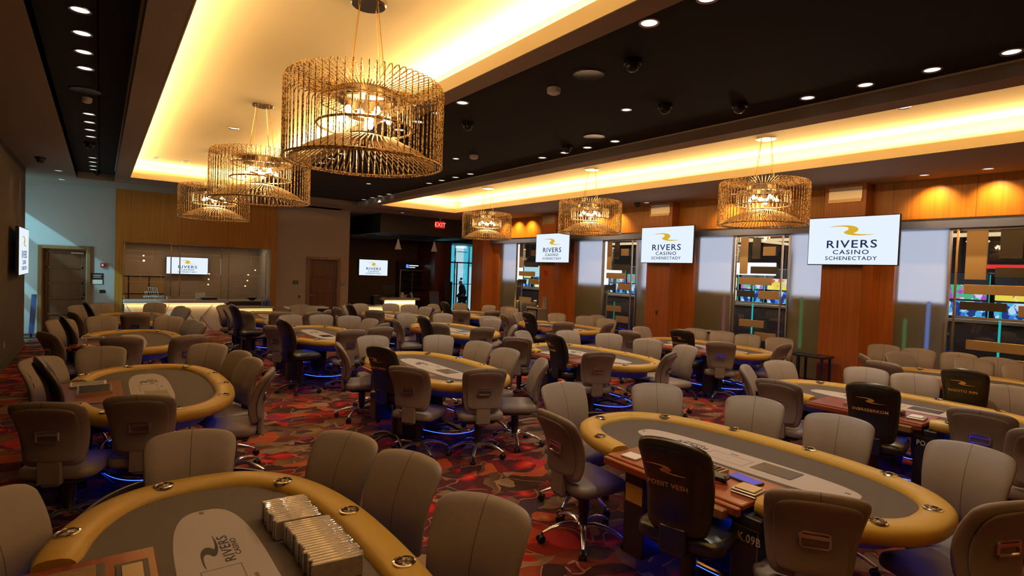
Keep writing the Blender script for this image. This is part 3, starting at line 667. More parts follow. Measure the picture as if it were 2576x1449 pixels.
t = thing('low_counter', 'lower marble counter at the right end of the bar', 'counter', (0, 17.95, 0))
P('front', MB().box(3.04, 4.28, .15, .55, 0, .62), 'marble', t); P('countertop', MB().bbox(3.03, 4.30, .05, .57, .62, .68, .006), 'stone_top', t); P('light_strip', MB().box(3.1, 4.25, .1, .13, .605, .618), 'warm_strip', t)
area('counter_glow', (1.7, 17.97, .775), (R(-20), 0, 0), 2.4, .03, 7, (1, .62, .25)); area('counter_glow', (3.65, 18.06, .59), (R(-20), 0, 0), 1.2, .03, 3, (1, .62, .25))
# metal lattice screens in the niche
def lattice(x0, x1, lb, bars, posts):
    t = thing('metal_screen', lb, 'screen', (0, YF+.22, 0), 0, 'metal lattice screens of the bar')
    for p_ in posts: P('post', MB().box(p_-.013, p_+.013, 0, .03, .82, 2.49), 'chrome', t)
    mb = MB()
    for (a, b, z) in bars: mb.box(a, b, .005, .02, z-.008, z+.008)
    P('cross_bars', mb, 'brushed', t)
    mb = MB()
    for (x, z0_, z1_) in [] if 1.8 < x0 < 2 else [(x0+.35*(x1-x0), 1.2, 1.75), (x0+.6*(x1-x0), 1.9, 2.25), (x0+.8*(x1-x0), 1.3, 1.6)]: mb.box(x-.007, x+.007, .005, .02, z0_, z1_)
    P('drop_bars', mb, 'brushed', t)
lattice(.52, 1.62, 'metal lattice left of the niche television', [(.52, 1.45, 2.22), (.52, 1.2, 2.07), (.52, 1.0, 1.93), (.75, 1.6, 1.55), (.52, 1.5, 1.35)], (.53, 1.64))
lattice(1.85, 2.95, 'metal lattice in front of the niche television', [(1.86, 2.9, 2.18), (1.86, 2.3, 1.38), (1.86, 2.9, 1.12), (2.78, 2.93, 1.6), (2.6, 2.93, 1.42), (1.86, 2.5, .98)], (1.86, 2.95))
lattice(3.15, 4.2, 'metal lattice right of the niche television', [(3.15, 4.25, 2.2), (3.2, 4.1, 1.6), (3.2, 4.0, 1.42), (3.3, 4.2, 1.25), (3.2, 3.9, 1.05)], (3.15, 4.22))
for i, (x, z) in enumerate([(.98, 1.93), (.97, 2.07), (2.62, 1.6), (2.61, 1.44), (2.6, 1.28), (3.9, 1.75), (3.7, 1.6), (3.68, 1.42), (3.62, 1.25)]):
    t = thing('candle_lamp', 'tiny glowing lamp on the bar metal screens', 'lamp', (x, YF+.2, z), 0, 'tiny lamps on the bar metal screens'); P('glow', MB().lathe([(0, 0), (.02, .01), (.02, .03), (0, .04)], 8), 'bulb' if i < 1 else 'warm_strip', t)
# objects on the bar
rr = random.Random(3)
def glassware(x, y, z, lb, grp, k):
    t = thing('wine_glass', lb, 'glass', (x, y, z), 0, grp); P('cup', MB().lathe([(.024, 0), (.005, .008), (.005, .05), (.028, .075), (.03, .11)], 10), 'chrome', t, True)
for k in range(26):
    lvl = k // 9; i = k % 9
    glassware(.98+.05*i+.02*lvl+(lvl == 2)*.06, 18.35+rr.uniform(-.05, .05), .88+lvl*.125 if i < 9-2*lvl else .88, 'small stemmed glass in the pyramid of glasses on the bar', 'pyramid of glasses on the bar', k)
t = thing('bar_cabinet', 'olive glass-fronted cabinet behind the left end of the bar', 'cabinet', (.85, 19.9, 0)); P('body', MB().bbox(-.5, .7, -.2, .3, 0, 1.5, .01), 'plate_gold', t); P('frame', MB().box(-.5, .7, -.22, -.2, 1.46, 1.5).box(-.5, .7, -.22, -.2, .95, .98).box(-.2, -.17, -.22, -.2, 0, 1.5).box(.3, .33, -.22, -.2, 0, 1.5), 'metal_black', t)
t = thing('menu_stand', 'pale printed menu card standing on the bar', 'menu card', (2.35, 18.42, .88)); P('card', MB().box(-.13, .13, -.005, .005, 0, .2), 'paper', t); P('foot', MB().box(-.1, .1, -.04, .04, 0, .01), 'plastic_black', t)
t = thing('bar_register', 'dark low till on the bar near the menu card', 'till', (2.55, 18.25, .88)); P('base', MB().bbox(-.2, .2, -.12, .12, 0, .06, .01), 'plastic_black', t); P('keypad', MB().bbox(-.15, .15, -.1, .05, .06, .08, .006), 'stone_top', t)
t = thing('tumbler', 'tall clear tumbler on the bar top', 'glass', (1.5, 18.05, .88)); P('cup', MB().lathe([(.028, 0), (.033, .11)], 12), 'paper', t, True)
t = thing('flower_bowl', 'low bowl of twigs on the back bar right of the television', 'bowl', (3.85, 18.95, .82)); P('bowl', MB().lathe([(.06, 0), (.13, .05), (.15, .08)], 16), 'plastic_black', t, True); P('twigs', MB().tube([(-.1, 0, .06), (0, .02, .2), (.08, 0, .26)], .008, 4).tube([(.1, 0, .06), (.0, .03, .2), (-.1, 0, .22)], .008, 4).tube([(0, 0, .06), (.12, .02, .18)], .008, 4), 'brushed', t)
for i, x in enumerate((4.02, 4.1, 4.18, 4.24)):
    t = thing('bottle', 'dark bottle at the right end of the low counter', 'bottle', (x, 18.3, .68), 0, 'bottles at the right end of the low counter'); P('glass', MB().lathe([(.03, 0), (.032, .14), (.012, .2), (.012, .26)], 10), 'frost_blue', t, True); P('cap', MB().cyl(.014, .26, .28, 8), 'gold_metal', t)
t = thing('back_bar', 'dark back bar cabinet behind the counter', 'cabinet', (0, 18.9, 0)); P('body', MB().box(2.9, 4.28, .0, .5, 0, .78), 'black_paint', t); P('top', MB().bbox(2.9, 4.28, -.02, .5, .78, .82, .005), 'stone_top', t)

# small white-topped stand in front of the centre door and host desk
t = thing('service_stand', 'dark service stand with a stone top before the centre door', 'stand', (5.0, 17.0, 0)); P('body', MB().box(-.1, .45, -.2, .25, 0, .70), 'black_paint', t); P('top', MB().bbox(-.6, .55, -.3, .3, .70, .75, .008), 'stone_top', t); P('leg', MB().box(-.5, -.45, -.1, .1, 0, .7), 'black_paint', t)
t = thing('host_desk', 'glowing front host desk in the alcove', 'desk', (8.9, 18.9, 0))
P('front_panel', MB().box(-.62, .62, 0, .5, 0, .82), 'marble', t); P('countertop', MB().bbox(-.76, .78, -.06, .6, .82, .90, .006), 'stone_top', t); P('light_strip', MB().box(-.6, .6, -.03, -.01, .80, .815), 'warm_strip', t)
area('desk_glow', (8.9, 18.86, .79), (R(-14), 0, 0), 1.2, .03, 9, (1, .66, .3))
t = thing('low_host_counter', 'lower marble counter left of the host desk', 'counter', (7.75, 18.9, 0)); P('front_panel', MB().box(-.45, .5, .05, .5, 0, .58), 'marble', t); P('countertop', MB().bbox(-.8, .52, -.03, .6, .58, .63, .006), 'stone_top', t); P('light_strip', MB().box(-.4, .48, .0, .02, .565, .578), 'warm_strip', t)
area('desk_glow', (7.8, 18.88, .55), (R(-14), 0, 0), .9, .03, 5, (1, .66, .3))
t = thing('coffee_machine', 'black coffee machine on the lower host counter', 'coffee machine', (8.1, 19.2, .63)); P('body', MB().bbox(-.16, .14, -.14, .14, 0, .34, .015), 'plastic_black', t); P('knob', MB().cyl(.03, .34, .37, 10), 'chrome', t); P('drip_tray', MB().box(-.12, .1, -.2, -.14, 0, .03), 'chrome', t)
t = thing('desk_monitor', 'black computer monitor on the host desk', 'monitor', (8.62, 19.3, .90)); P('screen', MB().bbox(-.24, .24, -.02, .02, .10, .44, .006), 'plastic_black', t); P('stand', MB().box(-.03, .03, -.02, .02, .01, .12).box(-.1, .1, -.08, .08, 0, .012), 'plastic_black', t)
t = thing('tissue_box', 'small cream box on the host desk', 'box', (9.05, 19.05, .90)); P('carton', MB().bbox(-.08, .08, -.06, .06, 0, .08, .006).bbox(-.05, .05, -.03, .03, .08, .20, .004), 'paper', t)
t = thing('paper_cup', 'white cup on the host desk right of the cream box', 'cup', (9.22, 19.1, .90)); P('cup', MB().lathe([(.022, 0), (.03, .10)], 12), 'white_paint', t, True)
t = thing('card_stand', 'slanted white card stand on the host desk right end', 'card stand', (9.48, 19.1, .90)); P('card', MB().box(-.01, .01, -.08, .08, 0, .2, Matrix.Rotation(R(-18), 4, 'Y')), 'white_paint', t); P('foot', MB().box(-.03, .05, -.08, .08, 0, .01), 'white_paint', t)
# display cabinet with lit sign above
t = thing('display_cabinet', 'glass display cabinet under a small lit sign in the alcove', 'display cabinet', (10.2, 20.6, 0))
P('body', MB().box(-.55, .55, 0, .38, 0, .9).box(-.55, .55, 0, .38, 1.95, 2.28).box(-.55, .55, .34, .38, .9, 1.95), 'black_paint', t)
P('frame', MB().box(-.55, -.5, -.02, 0, .9, 1.95).box(.5, .55, -.02, 0, .9, 1.95).box(-.5, .5, -.02, 0, 1.9, 1.95).box(-.5, .5, -.02, 0, .9, .95).box(-.02, .02, -.02, 0, .95, 1.9), 'brushed', t)
P('shelf_glitter', MB().box(-.5, .5, .05, .3, 1.2, 1.22).box(-.5, .5, .05, .3, 1.5, 1.52).box(-.5, .5, .05, .3, 1.75, 1.77), 'chrome', t)
P('lit_sign', MB().box(-.28, -.18, -.01, 0, 2.02, 2.16), 'neon_blue', t); P('sign_print', MB().box(-.15, .26, -.01, 0, 2.10, 2.14).box(-.16, .12, -.01, 0, 2.03, 2.06), 'screen_white', t)
# pendants
for (x, lb) in ((8.5, 'left white cone pendant lamp under the black bulkhead'), (9.95, 'right white cone pendant lamp under the black bulkhead')):
    t = thing('cone_pendant', lb, 'pendant lamp', (x, 18.35, 2.66), 0, 'white cone pendants'); P('shade', MB().lathe([(.125, 0), (.12, .012), (.035, .29), (.028, .36), (0, .37)], 24), 'white_paint', t, True); P('cord', MB().cyl(.008, .36, .55, 8), 'plastic_black', t)
# floor sign and dark panels by the entrance
t = thing('poster_stand', 'leaning poster stand with a dark poster near the entrance', 'poster stand', (10.1, 18.3, 0)); P('poster', MB().box(-.2, .2, -.01, .01, .45, 1.2, Matrix.Rotation(R(-12), 4, 'X')), 'plate_dark', t); P('leg', MB().box(-.02, .02, -.02, .02, 0, .6), 'metal_black', t); P('base', MB().box(-.18, .18, -.12, .12, 0, .02), 'metal_black', t)
t = thing('queue_screen', 'dark freestanding screen before the glass entrance', 'screen', (10.75, 18.6, 0)); P('panel', MB().bbox(-.16, .16, -.03, .03, .5, 1.55, .01), 'leather_black', t); P('base', MB().box(-.15, .15, -.12, .12, 0, .03), 'metal_black', t); P('pole', MB().cyl(.025, .03, .5, 10), 'metal_black', t)
# black folding screen pieces by the left opening
t = thing('easel_board', 'dark folded board leaning in the left opening', 'board', (-1.45, 16.5, 0)); P('board', MB().box(-.04, .0, -.22, .22, .05, 1.25), 'metal_black', t); P('leg', MB().box(.0, .03, -.2, -.16, 0, .1).box(.0, .03, .16, .2, 0, .1), 'metal_black', t)
t = thing('easel_board', 'slimmer blue-lit board standing before the left door frame', 'board', (-1.33, 17.6, 0)); P('board', MB().box(-.05, .05, -.02, .02, .08, 1.05, Matrix.Rotation(R(3), 4, 'Y')), 'frost_blue', t); P('foot', MB().box(-.14, .14, -.14, .14, 0, .02).box(-.02, .02, -.02, .02, 0, .1), 'metal_black', t)

# furniture at the window wall
def side_table(x, y, lb, L=.5):
    t = thing('side_table', lb, 'side table', (x, y, 0), 0, 'black side tables at the window wall')
    P('table_top', MB().bbox(-.2, .2, -L, L, .60, .64, .006), 'plastic_black', t)
    for sx in (-.16, .16):
        for sy in (-L+.06, L-.06): P('leg', MB().box(sx-.018, sx+.018, sy-.018, sy+.018, 0, .60), 'plastic_black', t)
    return t
side_table(10.95, 5.62, 'black side table left of the nearest wood column, farther one', .3); side_table(10.9, 5.0, 'black side table touching the nearest wood column', .28)
t = thing('remote_control', 'thin dark tray with a shiny spot on the black side table', 'tray', (10.9, 5.05, .64)); P('tray', MB().bbox(-.05, .05, -.14, .14, 0, .012, .004), 'leather_black', t)
t = thing('ashtray', 'small steel tumbler on the farther black side table', 'cup', (10.95, 5.5, .64)); P('cup', MB().lathe([(.03, 0), (.038, .07)], 14), 'chrome', t, True)
def bin_(x, y, lb, rz=0, h=.92, w_=.5):
    t = thing('waste_bin', lb, 'waste bin', (x, y, 0), rz, 'grey waste cabinets at the window wall'); P('body', MB().bbox(-.2, .2, -w_/2, w_/2, 0, h, .015), 'grey_plastic', t); P('frame', MB().box(-.215, -.2, -w_/2, -w_/2+.04, 0, h).box(-.215, -.2, w_/2-.04, w_/2, 0, h).box(-.215, -.2, -w_/2, w_/2, h-.05, h), 'metal_black', t)
bin_(10.75, 13.15, 'grey framed waste cabinet before the third wood column'); bin_(10.95, 7.35, 'grey framed waste cabinet behind the right-hand tables', .2, .85, .42)
t = thing('low_wood_box', 'low reddish wood box on the carpet between two tables', 'box', (9.9, 8.6, 0)); P('body', MB().bbox(-.3, .3, -.35, .35, 0, .55, .01), 'wood_column', t); P('lid', MB().bbox(-.31, .31, -.36, .36, .55, .58, .006), 'wood_column', t)

# ------------------------------------------------------------------ casino floor beyond the glass
def slot_machine(x, y, lb, m1, m2):
    t = thing('slot_machine', lb, 'slot machine', (x, y, 0), 0, 'slot machines beyond the windows')
    P('cabinet', MB().bbox(0, .6, -.36, .36, 0, 1.35, .02).bbox(.1, .5, -.36, .36, 1.35, 2.35, .02), 'plastic_black', t)
    P('upper_screen', MB().bbox(.06, .1, -.32, .32, 1.78, 2.08, .008), m1, t); P('lower_screen', MB().bbox(.055, .1, -.32, .32, 1.42, 1.74, .008), m2, t)
    P('button_deck', MB().box(-.12, .05, -.33, .33, 1.0, 1.06, Matrix.Rotation(R(0), 4, 'Y')), 'chrome', t); P('side_light', MB().box(-.005, .0, -.36, -.345, .2, 1.3).box(.09, .1, -.37, -.355, 1.35, 2.3), 'neon_cyan', t)
k = 0
NM = ['red-topped', 'blue-lit', 'violet-lit']
for j, yb in enumerate((1.35, 6.95, 12.0, 16.3)):
    for i in range(4):
        m_ = [('slot_a', 'slot_a'), ('slot_b', 'slot_a'), ('slot_a', 'slot_b'), ('slot_c', 'slot_b')][(i+j) % 4] if j != 2 else ('slot_c', 'slot_b')
        slot_machine(14.6+.0*i, yb+i*.78, '%s slot machine, %s from the right behind the %s clear window' % (NM[0] if m_[0] == 'slot_a' else NM[1] if m_[0] == 'slot_b' else NM[2], ['first', 'second', 'third', 'fourth'][i], ['nearest', 'second', 'third', 'farthest'][j]), *m_); k += 1
for i, (x, y, z0_, z1_, yy, mt, lb) in enumerate([(14.35, 8.3, 2.16, 2.50, 1.3, 'white_sign', 'big glowing white sign behind the second clear window'), (14.35, 13.4, 1.95, 2.2, .7, 'white_sign', 'glowing white sign behind the third clear window'), (14.35, 18.0, 1.85, 2.3, 1.0, 'daylight_pale', 'pale cyan sign behind the farthest clear window'), (14.35, 2.6, 2.42, 2.5, 2.0, 'neon_red', 'red neon bar sign behind the nearest clear window')]):
    t = thing('lit_sign', lb, 'lit sign', (x, y, 0)); P('face', MB().bbox(-.04, .0, -yy/2, yy/2, z0_, z1_, .01), mt, t); P('post', MB().box(.0, .05, -.05, .05, 0, z1_), 'metal_black', t)
for i, (x, y, z0_, z1_, mt, lb) in enumerate([(12.9, 2.75, .5, 1.75, 'neon_cyan', 'thin cyan neon tube behind the nearest clear window'), (12.9, 7.43, .7, 1.9, 'neon_cyan', 'thin cyan neon tube behind the second clear window'), (11.98, 3.55, .6, 1.75, 'neon_blue', 'blue neon tube glowing through the frosted pane right of the nearest column'), (11.98, 3.9, .55, 1.4, 'neon_green', 'teal tube blurred by frosted glass right of the nearest column'),
                                          (11.98, 5.35, .75, 1.6, 'neon_cyan', 'wide cyan glow in the frosted pane left of the nearest column'), (11.98, 5.80, .6, 1.7, 'neon_green', 'green glow in the frosted pane beside the second clear window'), (11.98, 7.62, .5, 1.6, 'neon_magenta', 'pink glow in the frosted pane left of the second clear window'), (12.9, 12.0, .5, 1.2, 'neon_green', 'green neon tube behind the third clear window')]):
    t = thing('neon_tube', lb, 'neon light', (x, y, 0)); P('tube', MB().cyl(.018 if x > 12.5 else .03, z0_, z1_, 8), mt, t); P('base', MB().cyl(.04, 0, z0_, 8), 'metal_black', t)
for i, (y, lb) in enumerate([(2.6, 'long dark counter behind the nearest clear window'), (7.6, 'long dark counter behind the second clear window'), (12.3, 'long dark counter behind the third clear window'), (16.9, 'long dark counter behind the farthest clear window')]):
    t = thing('bar_ledge', lb, 'counter', (13.3, y, 0)); P('top', MB().bbox(-.2, .2, -1.0, 1.0, 1.36, 1.42, .01), 'plate_gold', t); P('front', MB().box(-.12, .12, -.95, .95, 0, 1.36), 'wall_brown', t)
    t = thing('drum_pendant', ('crystal drum pendant beyond the %s clear window' % ['nearest', 'second', 'third', 'farthest'][i]), 'pendant lamp', (13.6, y+.7, 2.5), 0, 'crystal pendants beyond the glass'); P('shade', MB().lathe([(.16, 0), (.16, .42)], 20, cap=False), 'twisted_rod', t, True); P('rim', MB().ring(.165, .42, .02, 24, 6), 'casino_cove', t); P('cord', MB().cyl(.01, .42, .85, 6), 'metal_black', t)

# ------------------------------------------------------------------ chairs (local: seat faces +x, origin on the floor under the column)
def cushion(hw0, hw1, z0, z1, xf, tf, tb, crown=.03, wrap=.05, nu=18, nv=14, kx=9.0, inset=1.0):
    # hw0/hw1 half width bottom/top; xf(v) centre plane; tf/tb front/back thickness
    mb = MB(); vs = []; fs = []; idx = {}
    def S_(t): return sin(t*pi/2)
    for side in (0, 1):
        for j in range(nv+1):
            for i in range(nu+1):
                edge = i in (0, nu) or j in (0, nv)
                if side == 1 and edge: idx[(1, i, j)] = idx[(0, i, j)]; continue
                u = S_(2*i/nu-1); v = S_(2*j/nv-1)
                t_ = max(abs(u), abs(v)); an = math.atan2(v, u); ca, sa = abs(cos(an)), abs(sin(an)); rr_ = t_*(ca**kx+sa**kx)**(-1/kx)
                x2 = rr_*cos(an); y2 = rr_*sin(an)
                vv = (y2+1)/2; vi = .5+(vv-.5)*inset
                hw = hw0+(hw1-hw0)*vi**.85
                y = x2*hw*inset; z = z0+(z1-z0)*vi+crown*(1-u*u)*max(0, vi-.3)*1.2
                e = max(abs(u), abs(v)); th = (max(0, 1-e**5))**.5
                x = xf(vi)+wrap*(y/max(hw0, hw1))**2 + (tf*th if side == 0 else -tb*th)
                idx[(side, i, j)] = len(vs); vs.append((x, y, z))
    for side in (0, 1):
        for j in range(nv):
            for i in range(nu):
                q = [idx[(side, i, j)], idx[(side, i+1, j)], idx[(side, i+1, j+1)], idx[(side, i, j+1)]]
                fs.append(tuple(q) if side == 0 else tuple(reversed(q)))
    return mb.add(vs, fs)
def seatmesh(d, w_, z0, z1, r=.09, n=6, x0=.0):
    # rounded slab with domed top
    pts = []
    for cx_, cy_, a0 in ((d/2-r, w_/2-r, 0), (-d/2+r, w_/2-r, 90), (-d/2+r, -w_/2+r, 180), (d/2-r, -w_/2+r, 270)):
        for i in range(n+1): a = R(a0+90*i/n); pts.append((cx_+r*cos(a), cy_+r*sin(a)))
    prof = [(.90, z0), (.985, z0+.012), (1, z0+.03), (1, z1-.04), (.975, z1-.018), (.90, z1-.004), (.7, z1+.006), (.35, z1+.012), (.0, z1+.014)]
    mb = MB(); vs = []; fs = []; k = len(pts)
    for s_, z in prof:
        for p in pts: vs.append((x0+p[0]*s_, p[1]*s_, z - (.012 if p[0]*s_ > d*.42 else 0)*(1 if z > z0+.03 else 0)))
    for j in range(len(prof)-1):
        for i in range(k): i2 = (i+1) % k; fs.append((j*k+i, j*k+i2, (j+1)*k+i2, (j+1)*k+i))
    fs.append(tuple(range(k-1, -1, -1)))
    return mb.add(vs, fs)
def leg_mb(a):
    M = Matrix.Rotation(a, 4, 'Z'); mb = MB()
    mb.tube([(.03, 0, .115), (.09, 0, .135), (.17, 0, .130), (.25, 0, .105), (.31, 0, .075)], [.026, .023, .020, .017, .013], 8, M=M, sq=(1, .8)); return mb
def caster_mb(a):
    M = Matrix.Rotation(a, 4, 'Z') @ Matrix.Translation((.315, 0, 0)) @ Matrix.Rotation(a*2.3, 4, 'Z'); mb = MB()
    for s_ in (-.018, .018): mb.lathe([(.0, -.009), (.024, -.009), (.030, -.004), (.030, .004), (.024, .009), (0, .009)], 14, M @ Matrix.Translation((.01, s_, .031)) @ Matrix.Rotation(R(90), 4, 'X'))
    mb.box(-.008, .03, -.012, .012, .03, .062, M); mb.cyl(.007, .05, .078, 8, M); return mb
def make_chair(kind, detail):
    black = kind == 'dealer'
    up_ = 'leather_black' if black else 'leather_taupe'
    t = thing('dealer_chair' if black else 'swivel_chair', '', 'chair')
    if black: z0, z1, hw0, hw1, cr = .63, 1.13, .170, .212, .045
    else: z0, z1, hw0, hw1, cr = .52, .978, .188, .243, .034
    xf = lambda v: -.225+.028*sin(min(1, v*1.15)*pi)-.115*v**2.2
    nu, nv = (24, 18) if detail > 1 else (12, 9)
    P('backrest', cushion(hw0, hw1, z0, z1, xf, .040, .045, cr, .045, nu, nv), up_, t, True, 80)
    bp = P('back_panel', cushion(hw0, hw1, z0, z1, lambda v: xf(v)-.043, .012, .014, cr, .045, max(12, nu-4), max(9, nv-2), inset=.83), 'leather_black' if black else 'leather_plain', t, True, 80)
    if not black:
        zc = z0+(z1-z0)*.50; xb = xf(.5)-.061
        h = MB(); hw, hh = .066, .037
        pth = [(xb, -hw+.01, zc-hh), (xb, hw-.01, zc-hh), (xb, hw, zc-hh+.01), (xb, hw, zc+hh-.01), (xb, hw-.01, zc+hh), (xb, -hw+.01, zc+hh), (xb, -hw, zc+hh-.01), (xb, -hw, zc-hh+.01)]
        h.tube(pth, .0085, 6, True); h.box(xb-.004, xb+.004, -hw, hw, zc+hh*.1, zc+hh*.62)
        P('handle', h, 'chrome', bp, True); 
        if detail: P('handle_recess', MB().box(xb+.003, xb+.006, -hw, hw, zc-hh, zc+hh), 'handle_dark', bp)
    sz = .13 if black else 0
    P('seat', seatmesh(.47, .49, .415+sz, .505+sz, x0=.015), 'leather_black' if black else 'leather_plain', t, True, 60)
    P('seat_pan', MB().bbox(-.17, .2, -.17, .17, .375+sz, .418+sz, .02), 'plastic_black', t)
    P('back_bracket', MB().bbox(-.262, -.225, -.075, .075, .40+sz, z0+.05, .008).box(-.25, -.1, -.05, .05, .385+sz, .41+sz), 'leather_black' if black else 'leather_plain', t)
    P('column', MB().lathe([(.045, .10), (.036, .13), (.036, .20), (.043, .22), (.043, .36+sz), (.06, .38+sz)], 16), 'plastic_black', t, True)
    cm = 'metal_black' if black else 'leg_metal'
    if detail:
        P('hub', MB().lathe([(.03, .08), (.045, .09), (.048, .13), (.036, .14)], 16), cm, t, True)
        for i in range(5):
            a = 2*pi*i/5+.3; l = P('leg', leg_mb(a), cm, t, True); P('caster', caster_mb(a), 'plastic_black', l, True)
    else:
        mb = MB()
        for i in range(5):
            a = 2*pi*i/5+.3; q = leg_mb(a); mb.add(q.v, q.f)
        P('star_base', mb, cm, t, True); mb = MB()
        for i in range(5):
            a = 2*pi*i/5+.3; q = caster_mb(a); mb.add(q.v, q.f)
        P('casters', mb, 'plastic_black', t, True)
    index_kids(t); return t
near_chair = make_chair('guest', 2); far_chair = make_chair('guest', 0); dealer_far = make_chair('dealer', 0); dealer_near = make_chair('dealer', 1)
used = set()
def place(src, x, y, face, label, group):
    if src.name in used: o = dup(src, (x, y, 0), R(face))
    else: used.add(src.name); o = src; o.location = (x, y, 0); o.rotation_euler = (0, 0, R(face))
    o['label'] = label; o['group'] = group; return o

# ------------------------------------------------------------------ poker tables (local: long axis y, dealer side -x)
def outline(ax, by, n=64, e=2.5, a0=0, a1=2*pi):
    pts = []
    for i in range(n+1):
        a = a0+(a1-a0)*i/n; c, s_ = cos(a), sin(a)
        pts.append((ax*math.copysign(abs(c)**(2/e), c), by*math.copysign(abs(s_)**(2/e), s_)))
    return pts
AX, BY = .585, 1.155
def make_table(detail):
    t = thing('poker_table', '', 'poker table')
    # padded rail, open at the dealer side
    cl = outline(AX, BY, 120, 2.55)
    cl = [p for p in cl[:-1]]
    st = [i for i, p in enumerate(cl) if not (p[0] < 0 and abs(p[1]) < .47)]
    # rotate list so that path is continuous
    n = len(cl); start = next(i for i in range(n) if i in st and (i-1) % n not in st)
    path = []
    i = start
    while i % n in st: path.append(cl[i % n]); i += 1
    mb = MB(); sec = []
    for k in range(14):
        a = 2*pi*k/14; ca, sa = cos(a), sin(a)
        sec.append((.088*math.copysign(abs(ca)**.75, ca), .052*math.copysign(abs(sa)**.8, sa)+(.006 if sa > 0 else 0)))
    P_ = [Vector((p[0], p[1], .752)) for p in path]; vs = []; fs = []; m_ = len(P_)
    for i in range(m_):
        a = P_[max(0, i-1)]; b = P_[min(m_-1, i+1)]; tt = (b-a).normalized(); nx = Vector((tt.y, -tt.x, 0))
        sc = .86 if i in (0, m_-1) else 1
        for (sx, sz) in sec: q = P_[i]+nx*sx*sc+Vector((0, 0, sz*sc)); vs.append(tuple(q))
    k = len(sec)
    for i in range(m_-1):
        for j in range(k): j2 = (j+1) % k; fs.append((i*k+j, (i+1)*k+j, (i+1)*k+j2, i*k+j2))
    fs += [tuple(range(k)), tuple((m_-1)*k+j for j in range(k-1, -1, -1))]
    mb.add(vs, fs); rail = P('padded_rail', mb, 'gold_vinyl', t, True, 60, label='gold vinyl padded rail')
    cups = [(-.52, .74), (-.14, 1.12), (.40, .88), (.57, .33), (.585, -.25), (.50, -.78), (.10, -1.13), (-.35, -1.03), (-.545, -.66)]
    for (x, y) in cups:
        P('cup_holder', MB().lathe([(0, .7765), (.0375, .7765), (.0375, .812), (.040, .8155), (.047, .813), (.047, .808), (.0395, .806)], 22, cap=False), 'chrome', rail, True, loc=(x, y, 0))
    cut = MB()
    for (x, y) in cups: cut.cyl(.0385, .775, .9, 20, Matrix.Translation((x, y, 0)))
    co = O('cut', cut.mesh('cut', 'chrome')); bo = rail.modifiers.new('b', 'BOOLEAN'); bo.object = co; bo.operation = 'DIFFERENCE'; bo.solver = 'EXACT'
    dg = bpy.context.evaluated_depsgraph_get(); nm = bpy.data.meshes.new_from_object(rail.evaluated_get(dg)); rail.modifiers.clear(); rail.data = nm; bpy.data.objects.remove(co)
    nm.materials.clear(); nm.materials.append(MAT['gold_vinyl'])
    for p_ in nm.polygons: p_.material_index = 0
    felt = outline(AX-.02, BY-.02, 64, 2.55)[:-1]
    P('playing_surface', MB().prism(felt, .735, .768), 'felt', t)
    il = outline(.168, .80, 48, 3.0)[:-1]; il = [(x-.0, y-.01) for x, y in il]
    inl = P('inlay', MB().prism(il, .768, .7695), 'inlay', t, label='light grey racetrack print on the felt')
    def frame_(x0, x1, y0, y1, w_=.004): return MB().box(x0, x1, y0, y0+w_, .7695, .7700).box(x0, x1, y1-w_, y1, .7695, .77).box(x0, x0+w_, y0, y1, .7695, .77).box(x1-w_, x1, y0, y1, .7695, .77)
    P('printed_box', frame_(-.09, .06, -.13, .17), 'ink_soft', inl)
    P('dark_mat', MB().bbox(-.06, .12, -.44, -.17, .7695, .773, .002), 'metal_black', inl)
    P('printed_marks', MB().box(.085, .10, .0, .06, .7695, .77).box(-.02, .0, .745, .775, .7695, .77).box(.02, .04, -.75, -.72, .7695, .77), 'ink_soft', inl)
    O('logo_mark', swoosh_mesh(.155, 'ink', .0006), inl, (-.035, .33, .7700), (0, 0, R(90)))
    O('lettering', text_mesh('RIVERS', .058, 'ink', 1.35, .0006, 1.1), inl, (.030, .33, .7700), (0, 0, R(90)))
    O('lettering', text_mesh('CASINO', .032, 'ink', 1.3, .0006, 1.1), inl, (.066, .33, .7700), (0, 0, R(90)))
    # dealer tray board
    P('dealer_board', MB().bbox(-.70, -.22, -.50, .50, .742, .776, .006), 'wood_red', t, label='reddish wood dealer board')
    P('dealer_edge', MB().bbox(-.74, -.70, -.50, .50, .715, .765, .006), 'wood_red', t)
    tr = P('chip_tray', MB().box(-.56, -.30, -.17, .22, .776, .786).box(-.56, -.55, -.17, .22, .786, .80).box(-.31, -.30, -.17, .22, .786, .80).box(-.56, -.30, -.17, -.16, .786, .80).box(-.56, -.30, .21, .22, .786, .80), 'brushed', t)
    mb = MB()
    for i in range(9): y = -.14+.04*i; mb.tube([(-.54, y, .79), (-.32, y, .79)], .014, 8)
    P('tray_tubes', mb, 'plastic_black', tr, True)
    P('drop_slot', MB().bbox(-.79, -.72, -.44, -.26, .69, .745, .005), 'wood_frame', t)
    P('drop_box', MB().bbox(-.66, -.44, .20, .37, .14, .735, .006), 'plastic_black', t)
    P('drop_box', MB().bbox(-.68, -.46, -.60, -.43, .10, .72, .006), 'plastic_black', t)
    # apron, pedestals, foot ring and blue lights
    ap = outline(AX-.13, BY-.13, 48, 2.5)[:-1]
    P('apron', MB().prism(ap, .60, .735), 'apron_paint', t)
    led = MB(); pts = outline(AX-.085, BY-.085, 72, 2.5)[:-1]
    led.tube([(x, y, .712) for x, y in pts], .008, 4, True); P('led_strip', led, 'led_blue', t, label='blue glowing strip under the rail')
    sk = outline(AX-.01, BY-.01, 72, 2.5); sk = [q for q in sk if not (q[0] < 0 and abs(q[1]) < .5)]
    m_ = MB()
